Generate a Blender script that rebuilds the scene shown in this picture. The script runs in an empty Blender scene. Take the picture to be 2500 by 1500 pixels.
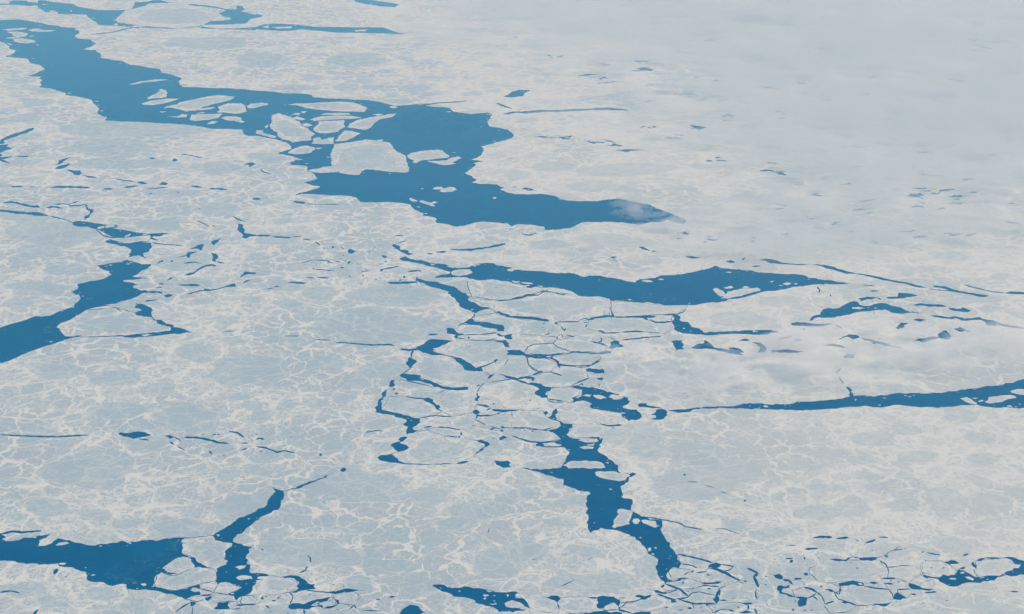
import bpy, math, random
import numpy as np
from mathutils.geometry import delaunay_2d_cdt
from mathutils import Vector

# ---------------------------------------------------------------- camera, sky, sun, exposure
S = bpy.context.scene
rng = np.random.default_rng(7)
random.seed(7)
ALT = 10000.0                       # the aeroplane's height in metres
PITCH = math.radians(20.5)          # the view points this far below the horizon
FPX = 3472.0                        # focal length in survey pixels (50 mm on a 36 mm wide frame, 2500 pixels)
cam_d = bpy.data.cameras.new('camera')
cam_d.sensor_width = 36.0
cam_d.lens = 50.0
cam_d.clip_start = 10.0
cam_d.clip_end = 600000.0
cam = bpy.data.objects.new('camera', cam_d)
S.collection.objects.link(cam)
cam.location = (0.0, 0.0, ALT)
cam.rotation_euler = (math.pi / 2 - PITCH, 0.0, 0.0)
S.camera = cam

SUN_EL, SUN_AZ = math.radians(34.0), math.radians(62.0)   # azimuth clockwise from the view direction
W = bpy.data.worlds.new('World')
S.world = W
W.use_nodes = True
wn = W.node_tree
sky = wn.nodes.new('ShaderNodeTexSky')
sky.sky_type = 'NISHITA'
sky.sun_disc = False
sky.sun_elevation = SUN_EL
sky.sun_rotation = SUN_AZ
sky.altitude = 0.0
wn.links.new(sky.outputs[0], wn.nodes['Background'].inputs['Color'])
wn.nodes['Background'].inputs['Strength'].default_value = 0.12
sun_d = bpy.data.lights.new('sun', 'SUN')
sun_d.energy = 3.2
sun_d.angle = math.radians(0.5)
sun_d.color = (1.0, 0.95, 0.87)
sun = bpy.data.objects.new('sun', sun_d)
S.collection.objects.link(sun)
sv = Vector((math.sin(SUN_AZ) * math.cos(SUN_EL), math.cos(SUN_AZ) * math.cos(SUN_EL), math.sin(SUN_EL)))
sun.rotation_euler = sv.to_track_quat('Z', 'Y').to_euler()
sun.location = (0, 0, 20000)
S.view_settings.view_transform = 'Standard'
S.view_settings.look = 'None'
S.view_settings.gamma = 1.0
S.view_settings.use_curve_mapping = False
S.view_settings.exposure = -0.40
cy = S.cycles
cy.max_bounces = 8
cy.volume_bounces = 6
cy.diffuse_bounces = 3
cy.use_denoising = True

# ---------------------------------------------------------------- survey: pixel <-> plane
cp, sp = math.cos(PITCH), math.sin(PITCH)
def unproject(p, z=0.0):
    """n x 2 survey pixels -> n x 2 metres on the plane at height z."""
    p = np.asarray(p, float)
    a = (p[:, 0] - 1250.0) / FPX
    b = -(p[:, 1] - 750.0) / FPX
    dy = cp + b * sp
    dz = -sp + b * cp
    t = (z - ALT) / dz
    return np.stack([a * t, dy * t], 1)
def project(g, z=0.0):
    g = np.asarray(g, float)
    h = z - ALT
    d = g[:, 1] * cp - h * sp
    u = g[:, 1] * sp + h * cp
    return np.stack([1250.0 + FPX * g[:, 0] / d, 750.0 - FPX * u / d], 1)
def parse(line):
    pts, r, c = [], 0, 0
    for tok in line.split():
        if tok[0] == 't':
            r, c = int(tok[1]), int(tok[2])
        else:
            u, v = tok.split(',')
            pts.append((c * 625 + float(u) * 625 / 2473, r * 375 + float(v) * 375 / 1484))
    return np.array(pts)
def beyond(p):
    """Leads that run out of the surveyed frame go on for a while."""
    p = p.copy()
    x, y = p[:, 0], p[:, 1]
    p[:, 0] = np.where(x < -2, x * 30, np.where(x > 2502, 2500 + (x - 2500) * 12, x))
    p[:, 1] = np.where(y < -1, y * 6, np.where(y > 1500.5, 1500 + (y - 1500) * 16, y))
    return p
def rough(g, closed=True, amp=0.10, step=0.0):
    """Broken-ice edge: midpoint displacement in the plane (km)."""
    for level in range(3):
        q = np.roll(g, -1, 0) if closed else g[1:]
        a = g if closed else g[:-1]
        d = q - a
        L = np.hypot(d[:, 0], d[:, 1])
        n = np.stack([-d[:, 1], d[:, 0]], 1)
        off = np.clip(rng.normal(0, amp, len(L)), -2 * amp, 2 * amp)
        lim = np.minimum(1.0, 0.12 / np.maximum(L, 1e-6))
        m = (a + q) / 2 + n * (off * lim)[:, None]
        keep = L > 0.05 * (1 + np.hypot(a[:, 0], a[:, 1]) / 25)
        out = []
        for i in range(len(a)):
            out.append(a[i])
            if keep[i]:
                out.append(m[i])
        if not closed:
            out.append(g[-1])
        g = np.array(out)
    return g
def ribbon(line):
    """A crack: a polyline with a half width in survey units, tapered and uneven."""
    hw, rest = line.split(' ', 1)
    p = parse(rest)
    hw = float(hw) * 625 / 2473
    n = [p[0]]
    for a, b in zip(p[:-1], p[1:]):
        k = max(2, int(np.hypot(*(b - a)) / 7))
        for i in range(1, k + 1):
            n.append(a + (b - a) * i / k)
    n = np.array(n)
    n[1:-1] += rng.normal(0, 0.32, (len(n) - 2, 2)) * (1.6, 0.7)
    t = np.gradient(n, axis=0)
    t /= np.maximum(np.hypot(t[:, 0], t[:, 1]), 1e-6)[:, None]
    nn = np.stack([-t[:, 1], t[:, 0]], 1)
    s = np.linspace(0, 1, len(n))
    w = 1.2 * hw * np.clip(np.minimum(s, 1 - s) * 8 + 0.35, 0.35, 1) * rng.uniform(0.65, 1.25, len(n))
    return np.concatenate([n + nn * w[:, None], (n - nn * w[:, None])[::-1]])

# Outlines in the plan of the ice, one per line; tRC is the survey square (row, column) the points that follow belong to.
WATER = """
t00 -40,198 0,198 180,190 300,210 400,225 480,243 570,250 590,265 650,268 740,270 720,287 765,300 765,325 725,345 745,372 800,378 870,385 930,418 880,455 810,478 870,485 925,485 940,505 965,515 975,535 970,560 1050,573 1190,595 1250,628 1330,635 1440,655 1540,670 1560,705 1650,718 1740,752 1755,765 1730,790 1735,820 1765,843 1920,845 2060,855 2200,855 2340,862 t01 0,878 120,885 270,905 400,905 500,912 545,925 560,945 700,955 850,962 1050,968 1180,985 1260,1005 1330,1025 1430,1020 1560,1008 1700,1002 1760,998 1640,1025 1720,1035 1830,1040 1880,1050 1900,1075 1970,1090 2080,1105 2240,1090 2280,1110 2255,1150 2240,1190 2250,1222 2340,1235 2430,1255 t02 0,1290 15,1312 0,1335 t01 2400,1360 2300,1385 2190,1415 2170,1415 2210,1440 t11 2180,10 2140,40 2080,60 2200,75 2100,95 2130,110 2060,160 2020,190 2090,230 2130,260 2085,280 2180,297 2330,300 2360,322 2400,330 2360,350 2430,378 t12 0,385 60,395 200,395 270,390 350,400 440,425 520,455 680,462 830,462 930,445 1020,438 1110,455 1230,480 1340,500 1440,545 1560,590 1650,625 1680,640 1670,685 1600,675 1500,640 1440,665 1350,665 1230,690 1110,675 1000,665 860,665 700,665 640,685 570,722 420,740 310,738 315,712 220,695 60,685 0,705 t11 2440,682 2340,670 2190,660 2120,668 2020,698 1930,708 1870,690 1830,682 1740,672 1730,655 1745,632 1690,612 1610,600 1620,580 1540,550 1500,520 1490,495 1420,482 1280,470 1150,475 1010,475 980,440 920,415 800,405 680,405 550,395 440,395 360,405 345,412 400,388 500,365 570,345 620,322 530,305 460,282 540,262 595,240 560,200 500,160 495,125 430,118 360,115 325,95 380,65 460,62 400,45 330,25 220,5 t01 220,1475 330,1445 340,1415 300,1385 230,1360 200,1350 130,1340 60,1325 0,1316 t00 2400,1315 2360,1300 2340,1255 2200,1248 2040,1245 1960,1228 1840,1212 1700,1200 1480,1188 1250,1178 1050,1170 1015,1165 1030,1135 950,1105 945,1080 955,1050 905,1005 890,970 800,945 700,930 620,918 635,905 580,885 500,858 380,845 400,820 385,800 405,775 375,765 395,745 260,735 340,715 435,670 380,628 280,610 275,580 250,568 140,560 50,548 130,520 155,490 95,475 90,445 45,415 0,405 -40,405
t00 -150,40 0,38 90,40 95,20 130,5 250,10 270,20 360,28 375,5 430,5 520,25 700,40 750,65 860,85 960,100 1100,100 1215,98 1160,150 1100,190 1130,220 1320,250 1240,260 1100,250 950,245 930,215 870,180 835,145 700,140 570,140 550,120 440,120 400,95 370,75 340,55 270,60 150,48 0,50 -150,52
t00 1280,85 1300,25 1420,20 1470,5 1550,0 1640,28 1560,30 1440,38 1400,60 1330,75
t00 2120,130 2180,105 2165,90 2285,95 2290,58 2345,62 2360,98 2325,112 2410,130 2460,145 t01 0,140 30,140 75,158 20,172 t00 2420,185 2385,228 2250,238 1970,243 2040,208 2150,205 2235,190 2225,172 2150,155
t00 1865,262 1960,258 2060,275 2250,278 t01 0,265 60,240 120,235 240,232 370,240 560,262 760,262 950,268 1230,268 1380,320 1480,325 1370,335 1250,325 1000,320 780,318 600,300 430,285 340,300 250,302 0,285 t00 2473,292 2180,285 2000,280
t01 870,-20 960,20 1100,48 1200,65 1340,70 1380,45 1290,28 1130,5 1100,-20
t01 2473,885 2440,915 2390,935 t02 0,945 110,930 125,900 170,872 60,872 0,885
t02 1190,660 1260,660 1370,670 1350,690 1250,685
t02 840,625 960,622 900,640
t02 2330,205 2440,225 2420,245 2340,228
t02 2090,195 2200,193 2130,205
t02 430,550 490,535 480,560
t03 250,775 390,815 310,820
t03 440,835 500,828 470,850
t03 500,490 620,490 560,505
t02 2080,1110 2160,1110 2130,1140
t02 1720,1210 1890,1230 1800,1260
t00 0,1375 30,1350 50,1375 20,1395 -40,1390
t00 -20,1440 20,1400 80,1395 70,1420 120,1440 60,1455 0,1484 t10 -20,20
t10 -20,0 20,5 10,40 120,25 100,40 20,60 60,75 150,112 60,90 0,70 -20,60
t10 520,115 560,95 590,60 660,40 690,38 640,60 610,95 560,110
t10 535,152 560,125 610,112 670,95 655,120 620,145 580,152
t10 640,158 700,165 780,165 800,190 770,212 720,210 690,185
t10 805,210 890,222 935,238 850,235
t10 1320,280 1360,270 1425,292 1370,298
t10 1525,300 1570,275 1620,292 1600,308
t10 1660,65 1690,45 1715,70 1680,80
t10 2350,105 2430,85 2473,100 2440,120 2390,140 2400,110
t10 340,505 378,498 378,528 320,520
t10 825,490 845,500 850,530 895,540 905,565 875,585 860,620 825,640 800,645 820,605 855,595 870,560 830,535
t10 -30,543 0,545 120,555 250,570 350,568 420,585 490,607 380,605 200,585 0,562 -30,560
t10 630,640 700,665 760,652 850,665 1020,688 1120,690 1140,710 1090,725 1150,735 1300,760 1400,775 1480,775 1560,768 1645,778 1580,785 1530,805 1470,800 1440,788 1330,800 1280,810 1200,815 1090,805 1020,775 960,745 930,735 850,710 770,710 700,685
t10 1015,860 1030,840 1100,845 1200,870 1260,868 1330,855 1460,865 1465,910 1440,940 1380,970 1410,1020 1340,985 1235,1000 1270,930 1220,905 1140,885 1060,870
t10 915,1082 1010,1075 1130,1055 1230,1025 1330,1055 1370,1072 1455,1068 1430,1110 1340,1160 1280,1190 1430,1210 1290,1222 1190,1228 1200,1242 1350,1265 1300,1275 1290,1300 1360,1325 1420,1325 1430,1350 1370,1355 1260,1410 1150,1440 1060,1470 t20 960,0 900,10 830,30 740,80 640,140 570,170 550,200 580,230 630,285 740,275 825,280 690,300 600,330 480,370 380,400 250,450 100,515 0,550 -40,565 -40,215 0,200 90,170 250,125 345,88 400,95 480,85 600,30 720,5 t10 720,1470 770,1410 770,1375 690,1340 750,1310 760,1260 860,1235 1010,1210 1080,1170 1040,1135 970,1110
t10 1575,1378 1630,1358 1690,1365 1610,1395
t10 1290,1435 1330,1455 1400,1465 1440,1484 t20 1470,20 1465,75 1475,110 1420,95 1320,80 1310,55 1370,35 1350,15 1300,10 t10 1310,1470 1330,1465
t20 1500,130 1560,125 1640,165 1760,210 1840,240 1890,243 1650,262 1450,285 1300,300 1180,285 1090,275 1220,280 1350,262 1480,245 1640,230 1650,205 1560,170 1510,150
t10 2310,680 2345,685 2350,720 2370,750 2360,765 2400,775 2473,785 2473,800 2410,805 2380,825 2340,815 2350,790 2300,740
t10 2060,840 2130,820 2110,855 2060,890 2040,870
t10 1790,935 1870,910 1940,880 1970,875 1955,920 1930,940 1900,920 1830,925
t10 1820,955 1910,950 1840,975 1840,1005 1820,1010 1800,985
t10 2030,955 2090,970 2110,1000 2080,1030 2090,1050 2050,1040 2060,1000
t10 2345,1170 2370,1140 2473,1150 2460,1170 2390,1170 2330,1195 2290,1215
t10 2345,1245 2380,1225 2450,1210 2400,1235 2360,1255
t10 2130,1300 2200,1275 2280,1250 2280,1290 2210,1290
t10 1970,1300 2060,1320 1980,1328
t11 340,460 400,462 480,475 460,490 390,480
t11 885,950 900,925 940,935 960,950 930,970 890,965
t11 880,1060 900,1040 915,1055 900,1075
t11 540,1110 565,1110 555,1120
t11 1320,880 1345,880 1390,910 1400,935 1460,935 1470,960 1530,970 1470,985 1430,965 1390,945 1340,910
t11 1920,935 2050,920 2150,910 2260,900 2410,868 2400,885 2260,915 2150,930 2080,945 1980,940
t11 1395,1010 1440,995 1480,1015 1560,1035 1590,1030 1640,1045 1720,1065 1820,1070 1870,1090 1950,1110 2060,1100 2150,1065 2230,1058 2310,1065 2340,1085 2473,1100 t12 0,1125 200,1135 450,1160 550,1155 640,1175 690,1195 750,1180 860,1182 950,1200 1040,1215 1100,1235 1200,1245 1230,1215 1380,1205 1450,1180 1600,1170 1700,1155 1830,1125 1920,1105 1960,1085 2000,1100 2100,1115 2200,1120 2300,1130 2350,1145 t13 0,1155 150,1165 250,1165 370,1185 400,1205 460,1205 580,1225 690,1245 800,1260 690,1265 480,1265 400,1275 310,1285 240,1290 180,1310 60,1330 0,1330 t12 2400,1345 2300,1375 2200,1400 2080,1415 2000,1440 1880,1445 1800,1460 1700,1465 1480,1470 1350,1445 1150,1435 1050,1425 960,1425 940,1405 830,1380 700,1385 640,1375 600,1350 560,1330 470,1310 380,1295 250,1290 150,1300 140,1280 0,1258 t11 2473,1245 2380,1235 2280,1215 2150,1225 2040,1200 1930,1195 1860,1200 1720,1205 1780,1175 1870,1160 1880,1145 1820,1130 1720,1100 1640,1085 1600,1070 1480,1045 1400,1030
t12 420,1345 500,1360 570,1360 500,1370 430,1360
t12 100,775 160,785 240,765 180,795 120,790
t12 90,345 130,330 200,345 235,358 150,362
t12 1640,765 1680,755 1700,780 1650,790
t12 1880,820 1950,835 1970,850 1920,845
t13 0,1020 60,1030 120,1050 250,1068 400,1078 480,1070 580,1085 700,1120 850,1160 900,1162 1050,1190 1200,1225 1330,1245 1450,1275 1540,1300 1500,1300 1420,1290 1280,1255 1100,1225 960,1190 880,1172 760,1165 600,1120 480,1085 300,1082 130,1070 0,1055 t12 2420,1030 2440,1015
t13 2270,1352 2340,1335 2473,1342 2500,1343 2500,1357 2360,1360
t13 870,1405 960,1385 1060,1392 1020,1405 960,1410 900,1430
t23 400,135 430,90 490,75 520,30 590,10 660,15 t13 710,1480 820,1428 870,1440 880,1462 930,1475 1010,1465 1090,1445 1160,1455 1230,1480 t23 1280,5 1330,35 1400,45 1500,60 1430,58 1340,60 1260,65 1190,55 1130,25 1060,30 920,45 840,55 720,85 620,105 570,105 480,100 430,130
t13 980,1330 1050,1325 1070,1335 1010,1340
t13 1140,1395 1250,1385 1260,1345 1310,1350 1450,1372 1350,1390 1240,1405 1160,1405
t23 1740,10 1830,20 1880,0 1960,40 1890,50 1790,38
t23 2110,135 2200,155 2240,185 2130,180
t23 230,155 270,145 380,155 480,165 600,160 640,170 560,178 440,190 370,185 240,180
t22 1500,1000 1600,990 1740,978 1850,968 2000,960 2180,950 2230,935 2360,932 t23 0,940 150,940 250,930 330,915 500,905 650,895 770,870 800,860 900,855 990,862 1130,855 1200,840 1270,830 1400,832 1520,838 1640,830 1780,815 1900,800 2050,780 2160,765 2230,760 2330,735 2440,705 2473,695 2600,660 2600,985 2473,975 2250,975 2070,960 2020,945 1880,948 1740,965 1600,970 1430,965 1280,948 1140,965 1050,970 900,962 800,965 700,975 600,985 450,995 300,1000 240,995 100,995 0,990 t22 2350,985 2200,978 2050,978 1900,985 1760,990 1720,1015 1650,1020 1560,1010
t23 755,770 785,775 800,820 825,855 815,875 795,870 790,830
t22 1215,950 1240,930 1300,932 1330,955 1460,980 1330,975 1230,968
t22 1400,990 1450,985 1500,1010 1500,1050 1470,1080 1380,1090 1330,1085 1390,1070 1390,1050 1340,1040 1390,1015
t22 1555,75 1590,72 1630,110 1625,135 1700,145 1740,195 1810,210 1850,235 1920,240 2000,240 2110,235 2200,235 2220,225 2300,225 2473,222 t23 60,228 110,245 50,252 t22 2473,265 2380,270 2270,262 2090,265 1930,275 1880,275 1820,265 1740,262 1650,255 1600,240 1560,215 1565,190 1550,165 1540,140 1570,110
t22 940,5 955,20 975,65 985,97 940,97 955,60
t22 1100,95 1250,85 1400,90 1310,105 1320,125 1370,145 1290,125 1250,105
t22 405,155 430,142 445,160 425,170
t22 840,335 860,285 870,320 850,345 820,350
t22 950,345 990,322 1040,330 1035,355 1080,382 1010,390 970,405 930,395 955,370
t22 1230,300 1340,285 1440,278 1430,292 1320,302
t22 0,415 80,415 120,440 130,455 230,460 330,468 370,460 480,450 580,430 700,435 820,442 840,440 880,430 960,430 950,450 870,460 830,455 700,445 590,442 480,462 400,475 390,490 430,510 455,545 540,560 700,568 770,560 820,520 860,505 850,520 790,560 740,580 600,575 470,570 455,600 440,570 430,530 380,505 330,498 220,498 150,490 110,465 50,462 0,465 t21 2430,465 2445,440 2435,415
t22 720,625 740,590 880,600 890,640 800,640
t22 810,690 870,680 870,710 840,705
t21 2385,657 2473,675 t22 50,690 150,740 230,735 300,760 440,780 380,785 370,810 330,830 345,880 290,880 230,850 215,830 265,795 220,765 150,750 60,715 0,700 t21 2430,690 2400,670
t22 570,765 640,755 680,735 700,770 780,775 850,795 950,820 1040,845 1030,855 950,850 930,870 1070,880 1080,865 1120,880 1140,915 1110,945 1070,975 1130,990 1200,990 1240,1025 1255,1060 1230,1085 1150,1090 1130,1105 1070,1070 1060,1040 1010,1020 930,1010 870,1000 780,985 750,955 770,935 740,920 680,905 620,915 560,925 600,900 580,880 650,870 670,850 680,800
t22 430,970 435,1000 420,1040 430,1075 470,1105 500,1125 580,1130 585,1165 550,1200 520,1235 560,1265 640,1275 700,1265 840,1255 850,1270 880,1270 870,1310 840,1360 825,1385 870,1420 920,1450 t32 965,0 1025,65 1030,105 1140,130 1160,115 1205,130 1160,155 1130,165 1125,205 1080,235 1055,275 1070,320 1055,350 1080,365 1160,375 1165,420 1155,480 1180,500 1250,540 1310,548 1330,570 1420,572 1450,580 1455,630 1435,665 1450,700 1480,750 1530,800 1530,840 1570,880 1600,920 1640,985 1610,1040 1560,1030 1530,1045 1500,1085 1490,1110 1520,1150 1570,1155 1510,1168 1480,1190 1440,1155 1410,1110 1405,1070 1385,1020 1405,985 1375,930 1310,900 1290,850 1230,780 1190,740 1130,715 1010,675 860,650 780,680 760,700 740,670 735,620 720,600 740,545 710,505 735,465 715,440 725,390 715,370 760,320 740,300 690,300 580,265 490,235 500,210 500,180 330,145 310,130 200,100 90,70 150,72 270,92 390,75 475,65 520,5 t22 510,1484 555,1400 510,1360 460,1350 480,1330 400,1300 475,1280 430,1235 345,1195 420,1180 475,1145 465,1115 400,1095 345,1070 385,1045 400,1000
t22 300,1020 330,1005 345,1030 325,1045
t22 230,1345 260,1310 300,1320 300,1345
t32 1890,1025 1940,995 1970,985 2020,1000 2010,1025 1980,1040 2060,1070 2120,1110 2210,1165 2140,1140 2060,1100 1980,1060 1930,1035
t32 1500,1160 1560,1165 1620,1135 1700,1130 1640,1145 1580,1165 1510,1175
t32 1725,1075 1745,1060 1760,1070 1735,1085
t32 1370,1255 1400,1250 1450,1270 1510,1278 1480,1295 1430,1285 1385,1275
t32 1535,1345 1580,1350 1590,1370 1540,1375
t32 1995,1255 1990,1310 2005,1350 1980,1385 1955,1365 1970,1320
t32 2170,1365 2240,1375 2310,1370 2320,1390 2260,1392
t32 1470,1420 1510,1410 1500,1430
t32 820,1320 850,1312 980,1315 1040,1350 1045,1380 1030,1410 1000,1375 960,1370 900,1400 850,1435 825,1425 815,1395 835,1375 825,1340
t32 700,1475 790,1460 900,1450 1010,1460 1060,1470 1060,1500 700,1500
t32 1170,1475 1250,1460 1330,1462 1380,1500 1170,1500
t32 1180,1310 1220,1298 1280,1312 1345,1295 1340,1320 1290,1345 1240,1345 1240,1325
t32 300,1320 380,1305 440,1305 470,1330 430,1365 380,1345
t31 1695,1210 1730,1198 1820,1202 1850,1225 1940,1230 2010,1215 2100,1235 2210,1245 2310,1270 2420,1275 2473,1265 t32 60,1275 30,1300 45,1330 110,1330 150,1375 165,1415 185,1435 160,1425 100,1385 30,1360 0,1350 t31 2473,1350 2400,1380 2420,1415 2473,1425 t32 130,1440 110,1450 40,1455 0,1470 t31 2473,1465 2350,1465 2330,1440 2260,1410 2190,1390 2080,1340 1980,1320 1910,1315 1850,1275 1770,1250
t31 1395,1465 1440,1420 1490,1392 1560,1405 1590,1440 1640,1470 1680,1490 1900,1510 1380,1510
t31 715,135 640,150 560,195 480,220 400,250 340,270 250,290 215,282 180,270 165,250 175,285 170,315 115,380 105,430 20,465 0,490 t30 2380,530 2280,580 2230,620 2120,680 2055,725 2080,765 2200,790 2245,800 2240,830 2190,860 2180,900 2165,955 2200,970 2185,1005 2150,1015 2090,1045 2090,1080 2100,1130 2100,1200 2130,1180 2180,1175 2240,1190 2340,1225 2300,1250 2200,1290 2260,1310 2270,1340 2320,1365 2300,1330 2340,1310 2420,1280 2440,1220 2473,1190 t31 0,1155 60,1155 10,1140 20,1125 60,1120 130,1110 100,1095 0,1087 t30 2440,1090 2410,1060 2420,1010 2385,995 2400,960 2380,920 2410,890 2400,860 2440,835 2290,800 2255,755 2290,715 2360,680 2420,630 2473,580 t31 30,570 60,540 150,505 165,485 235,450 240,390 270,320 265,295 340,280 390,275 460,245 540,215 600,190 680,165
t31 815,90 835,72 865,72 870,95 845,112 820,105
t30 -40,720 30,720 60,740 20,760 60,780 180,770 230,745 330,745 400,725 490,710 450,745 380,770 370,815 430,825 520,775 560,750 640,770 740,795 860,820 970,805 1080,795 1170,775 1230,795 1320,785 1420,770 1540,770 1680,745 1880,742 1760,765 1770,800 1755,890 1780,910 1830,935 1890,945 1910,985 2000,1030 2060,1045 1960,1040 1880,1035 1860,990 1830,945 1780,930 1700,945 1620,1000 1570,1040 1600,1065 1700,1090 1720,1105 1640,1105 1560,1075 1510,1110 1490,1180 1510,1225 1600,1245 1700,1258 1800,1240 1880,1210 1925,1195 1935,1225 1990,1250 1920,1240 1860,1230 1840,1255 1880,1270 1930,1265 1940,1300 1860,1310 1790,1345 1720,1315 1680,1295 1560,1270 1450,1255 1260,1245 1225,1240 1220,1195 1130,1200 1050,1205 1020,1190 880,1170 835,1140 845,1110 780,1070 680,1030 570,1020 560,995 430,1000 380,1010 220,990 80,970 0,970 -40,970
t30 515,1090 540,1045 565,1050 555,1080 525,1105
t30 590,1130 670,1095 640,1125
t30 1840,1360 1895,1370 1880,1400 1840,1410
t30 2110,1370 2210,1358 2195,1400 2220,1435 2120,1440 2060,1430 2100,1405
t30 1980,1330 2030,1310 2050,1320 2010,1360
t31 250,1120 330,1108 410,1115 470,1150 500,1185 570,1195 580,1240 500,1245 430,1260 380,1280 330,1275 410,1235 415,1190 390,1160 370,1140 280,1135
t31 310,1415 350,1380 460,1390 540,1355 640,1335 730,1318 700,1340 590,1365 530,1400 640,1400 650,1430 580,1415 540,1420 480,1440 350,1440
t31 650,1430 740,1405 780,1360 770,1340 800,1350 780,1400 720,1430
t31 715,1265 820,1250 970,1245 1060,1255 950,1262 850,1270 760,1292 735,1285
t31 40,1340 60,1310 75,1345
t31 180,1350 220,1310 230,1330
t31 45,855 75,855 55,885
t33 205,985 220,955 245,965 235,990
t33 875,945 930,940 1060,945 1030,960 890,965
t33 1660,970 1740,975 1800,965 1850,990 1780,1000 1750,1005 1720,990
t33 1470,1105 1490,1085 1530,1112 1650,1130 1690,1100 1740,1115 1800,1105 1830,1060 1870,1030 1910,1030 1880,1055 1910,1075 1960,1100 2020,1130 2100,1120 2230,1115 2300,1075 2420,1040 2440,1010 2380,1000 2350,960 2300,945 2200,950 2080,955 2010,970 2050,945 2120,935 2240,940 2370,935 2473,970 2600,1000 2600,1080 2473,1105 2350,1120 2200,1145 2080,1165 1990,1180 1880,1190 1750,1215 1700,1190 1640,1145 1520,1135
t33 1960,1000 1980,975 1995,1000 2020,1015 2015,1050 1985,1030
t33 0,1080 60,1105 110,1095 145,1130 140,1150 100,1145 60,1115
t33 240,1145 310,1135 340,1145 270,1155
t33 340,1090 380,1085 390,1105 360,1115
t33 95,1210 130,1205 160,1220 200,1205 205,1230 140,1240 130,1270 200,1290 260,1320 330,1320 385,1325 370,1390 350,1405 300,1415 290,1395 305,1340 220,1320 170,1295 110,1285
t33 610,1180 720,1180 820,1160 920,1180 930,1210 870,1215 740,1210 690,1215 680,1190
t33 1220,1290 1250,1250 1260,1280 1290,1300 1340,1335 1280,1350 1210,1340
t33 1360,1185 1400,1190 1450,1210 1490,1235 1600,1245 1490,1250 1400,1245 1370,1230
t33 960,1395 1040,1385 1120,1385 1190,1370 1160,1395 1100,1410 1020,1405
t21 1545,-290 1565,-272 1640,-252 1750,-244 1820,-216 1915,-199 1950,-164 2030,-134 2075,-99 2050,-84 2080,-49 2130,-29 2180,0 2250,5 2255,20 2170,35 2130,60 2080,40 2010,18 1970,-2 1960,-34 1920,-84 1880,-119 1850,-124 1860,-149 1780,-174 1680,-199 1640,-219 1560,-244 1540,-259
t21 1990,160 2050,120 2080,110 2100,135 2210,145 2300,165 2390,180 2400,235 2340,235 2330,215 2240,200 2120,175
t21 2310,50 2350,40 2400,65 2473,95 2473,105 2380,85
t21 1835,215 1855,200 1890,205 1930,245 2010,265 1950,280 1940,305 1925,300 1930,270 1840,255
t21 2320,260 2360,255 2380,275 2473,260 2473,315 2420,310 2400,280 2350,285
t21 2200,322 2380,325 2420,320 2450,355 2450,395 2430,390 2380,345
t21 1370,400 1520,402 1590,370 1690,310 1790,315 1910,325 1850,350 1770,390 1710,400 1710,420 1750,445 1820,462 1720,468 1640,445 1560,415 1500,425 1400,415
t21 1450,535 1490,485 1555,525 1510,570 1495,595 1470,570
t21 1385,660 1420,645 1480,655 1590,665 1590,695 1690,715 1750,740 1800,765 1900,780 2055,775 2050,800 1850,802 1720,775 1690,745 1580,715 1460,712
t21 1280,770 1290,740 1310,705 1345,710 1330,735 1345,760 1310,775
t21 1150,1020 1155,985 1180,950 1190,890 1215,880 1230,820 1270,795 1260,860 1230,895 1215,950 1220,1000 1290,1015 1400,1035 1500,1065 1580,1075 1565,1130 1550,1150 1520,1160 1530,1190 1580,1195 1520,1220 1455,1235 1450,1200 1465,1160 1420,1130 1455,1110 1440,1085 1350,1065 1220,1035
t21 1620,885 1660,875 1710,895 1730,930 1770,950 1760,985 1800,1005 1740,990 1725,960 1690,935
t21 1375,1280 1440,1250 1465,1260 1420,1300 1380,1310
t21 1300,1345 1340,1310 1380,1300 1400,1320 1480,1360 1440,1385 1370,1400
t21 1175,1450 1210,1430 1310,1420 1340,1455 1370,1484 t31 1450,30 1400,30 1300,20 1200,0 t21 1190,1475
t21 1935,1260 1975,1240 1985,1200 1995,1230 1970,1265
t21 2130,1290 2180,1282 2240,1305 2260,1330 2200,1380 2130,1420 2180,1370 2210,1325
t21 1900,490 1980,500 2050,540 2120,590 2180,585 2210,625 2100,620 2010,605 1990,560 1940,520
t21 2300,530 2320,505 2345,510 2320,545
t21 2260,655 2310,650 2260,690 2210,730 2240,680
t21 2110,900 2125,840 2140,830 2165,870 2145,915
t21 2095,1020 2130,990 2165,1020 2130,1040
t21 2260,1190 2290,1165 2340,1175 2280,1190
t21 2340,1290 2390,1240 2430,1270 2380,1285
t31 2295,0 2435,0 2450,50 2473,62 2390,72 2320,40
t20 1145,1225 1160,1210 1240,1220 1330,1202 1400,1210 1465,1235 1400,1255 1350,1262 1290,1275 1220,1255
t20 1585,1245 1640,1238 1690,1258 1640,1275
t23 640,325 780,265 850,270 880,300 820,315 770,290
t23 510,368 600,360 720,375 750,395 620,380
t23 20,420 200,410 280,425 370,432 200,445 40,440
t23 1010,330 1050,345 1040,365 1000,350
t23 880,290 1000,315 1150,360 1290,395 1280,405 1120,375 960,325
t23 1640,260 1690,230 1720,225 1780,290 1740,320 1660,300
t23 1410,325 1450,305 1600,285 1660,290 1560,325 1490,345
t23 1230,200 1280,150 1350,155 1320,190 1260,230
t23 1400,125 1440,112 1530,125 1470,145
t23 1790,210 1850,190 1960,240 1850,240
t23 720,490 760,450 840,460 790,495
t22 1720,395 1800,355 1860,345 1870,320 1900,340 1960,395 2080,410 2240,470 2100,450 1960,410 1870,402 1780,405
t22 2080,400 2140,390 2190,400 2240,440 2180,455 2120,440
t22 2330,340 2400,350 2460,410 2430,445 2370,440 2400,390
t22 1540,330 1640,320 1660,410 1580,420
t22 2180,330 2260,308 2300,320 2220,328
"""
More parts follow.
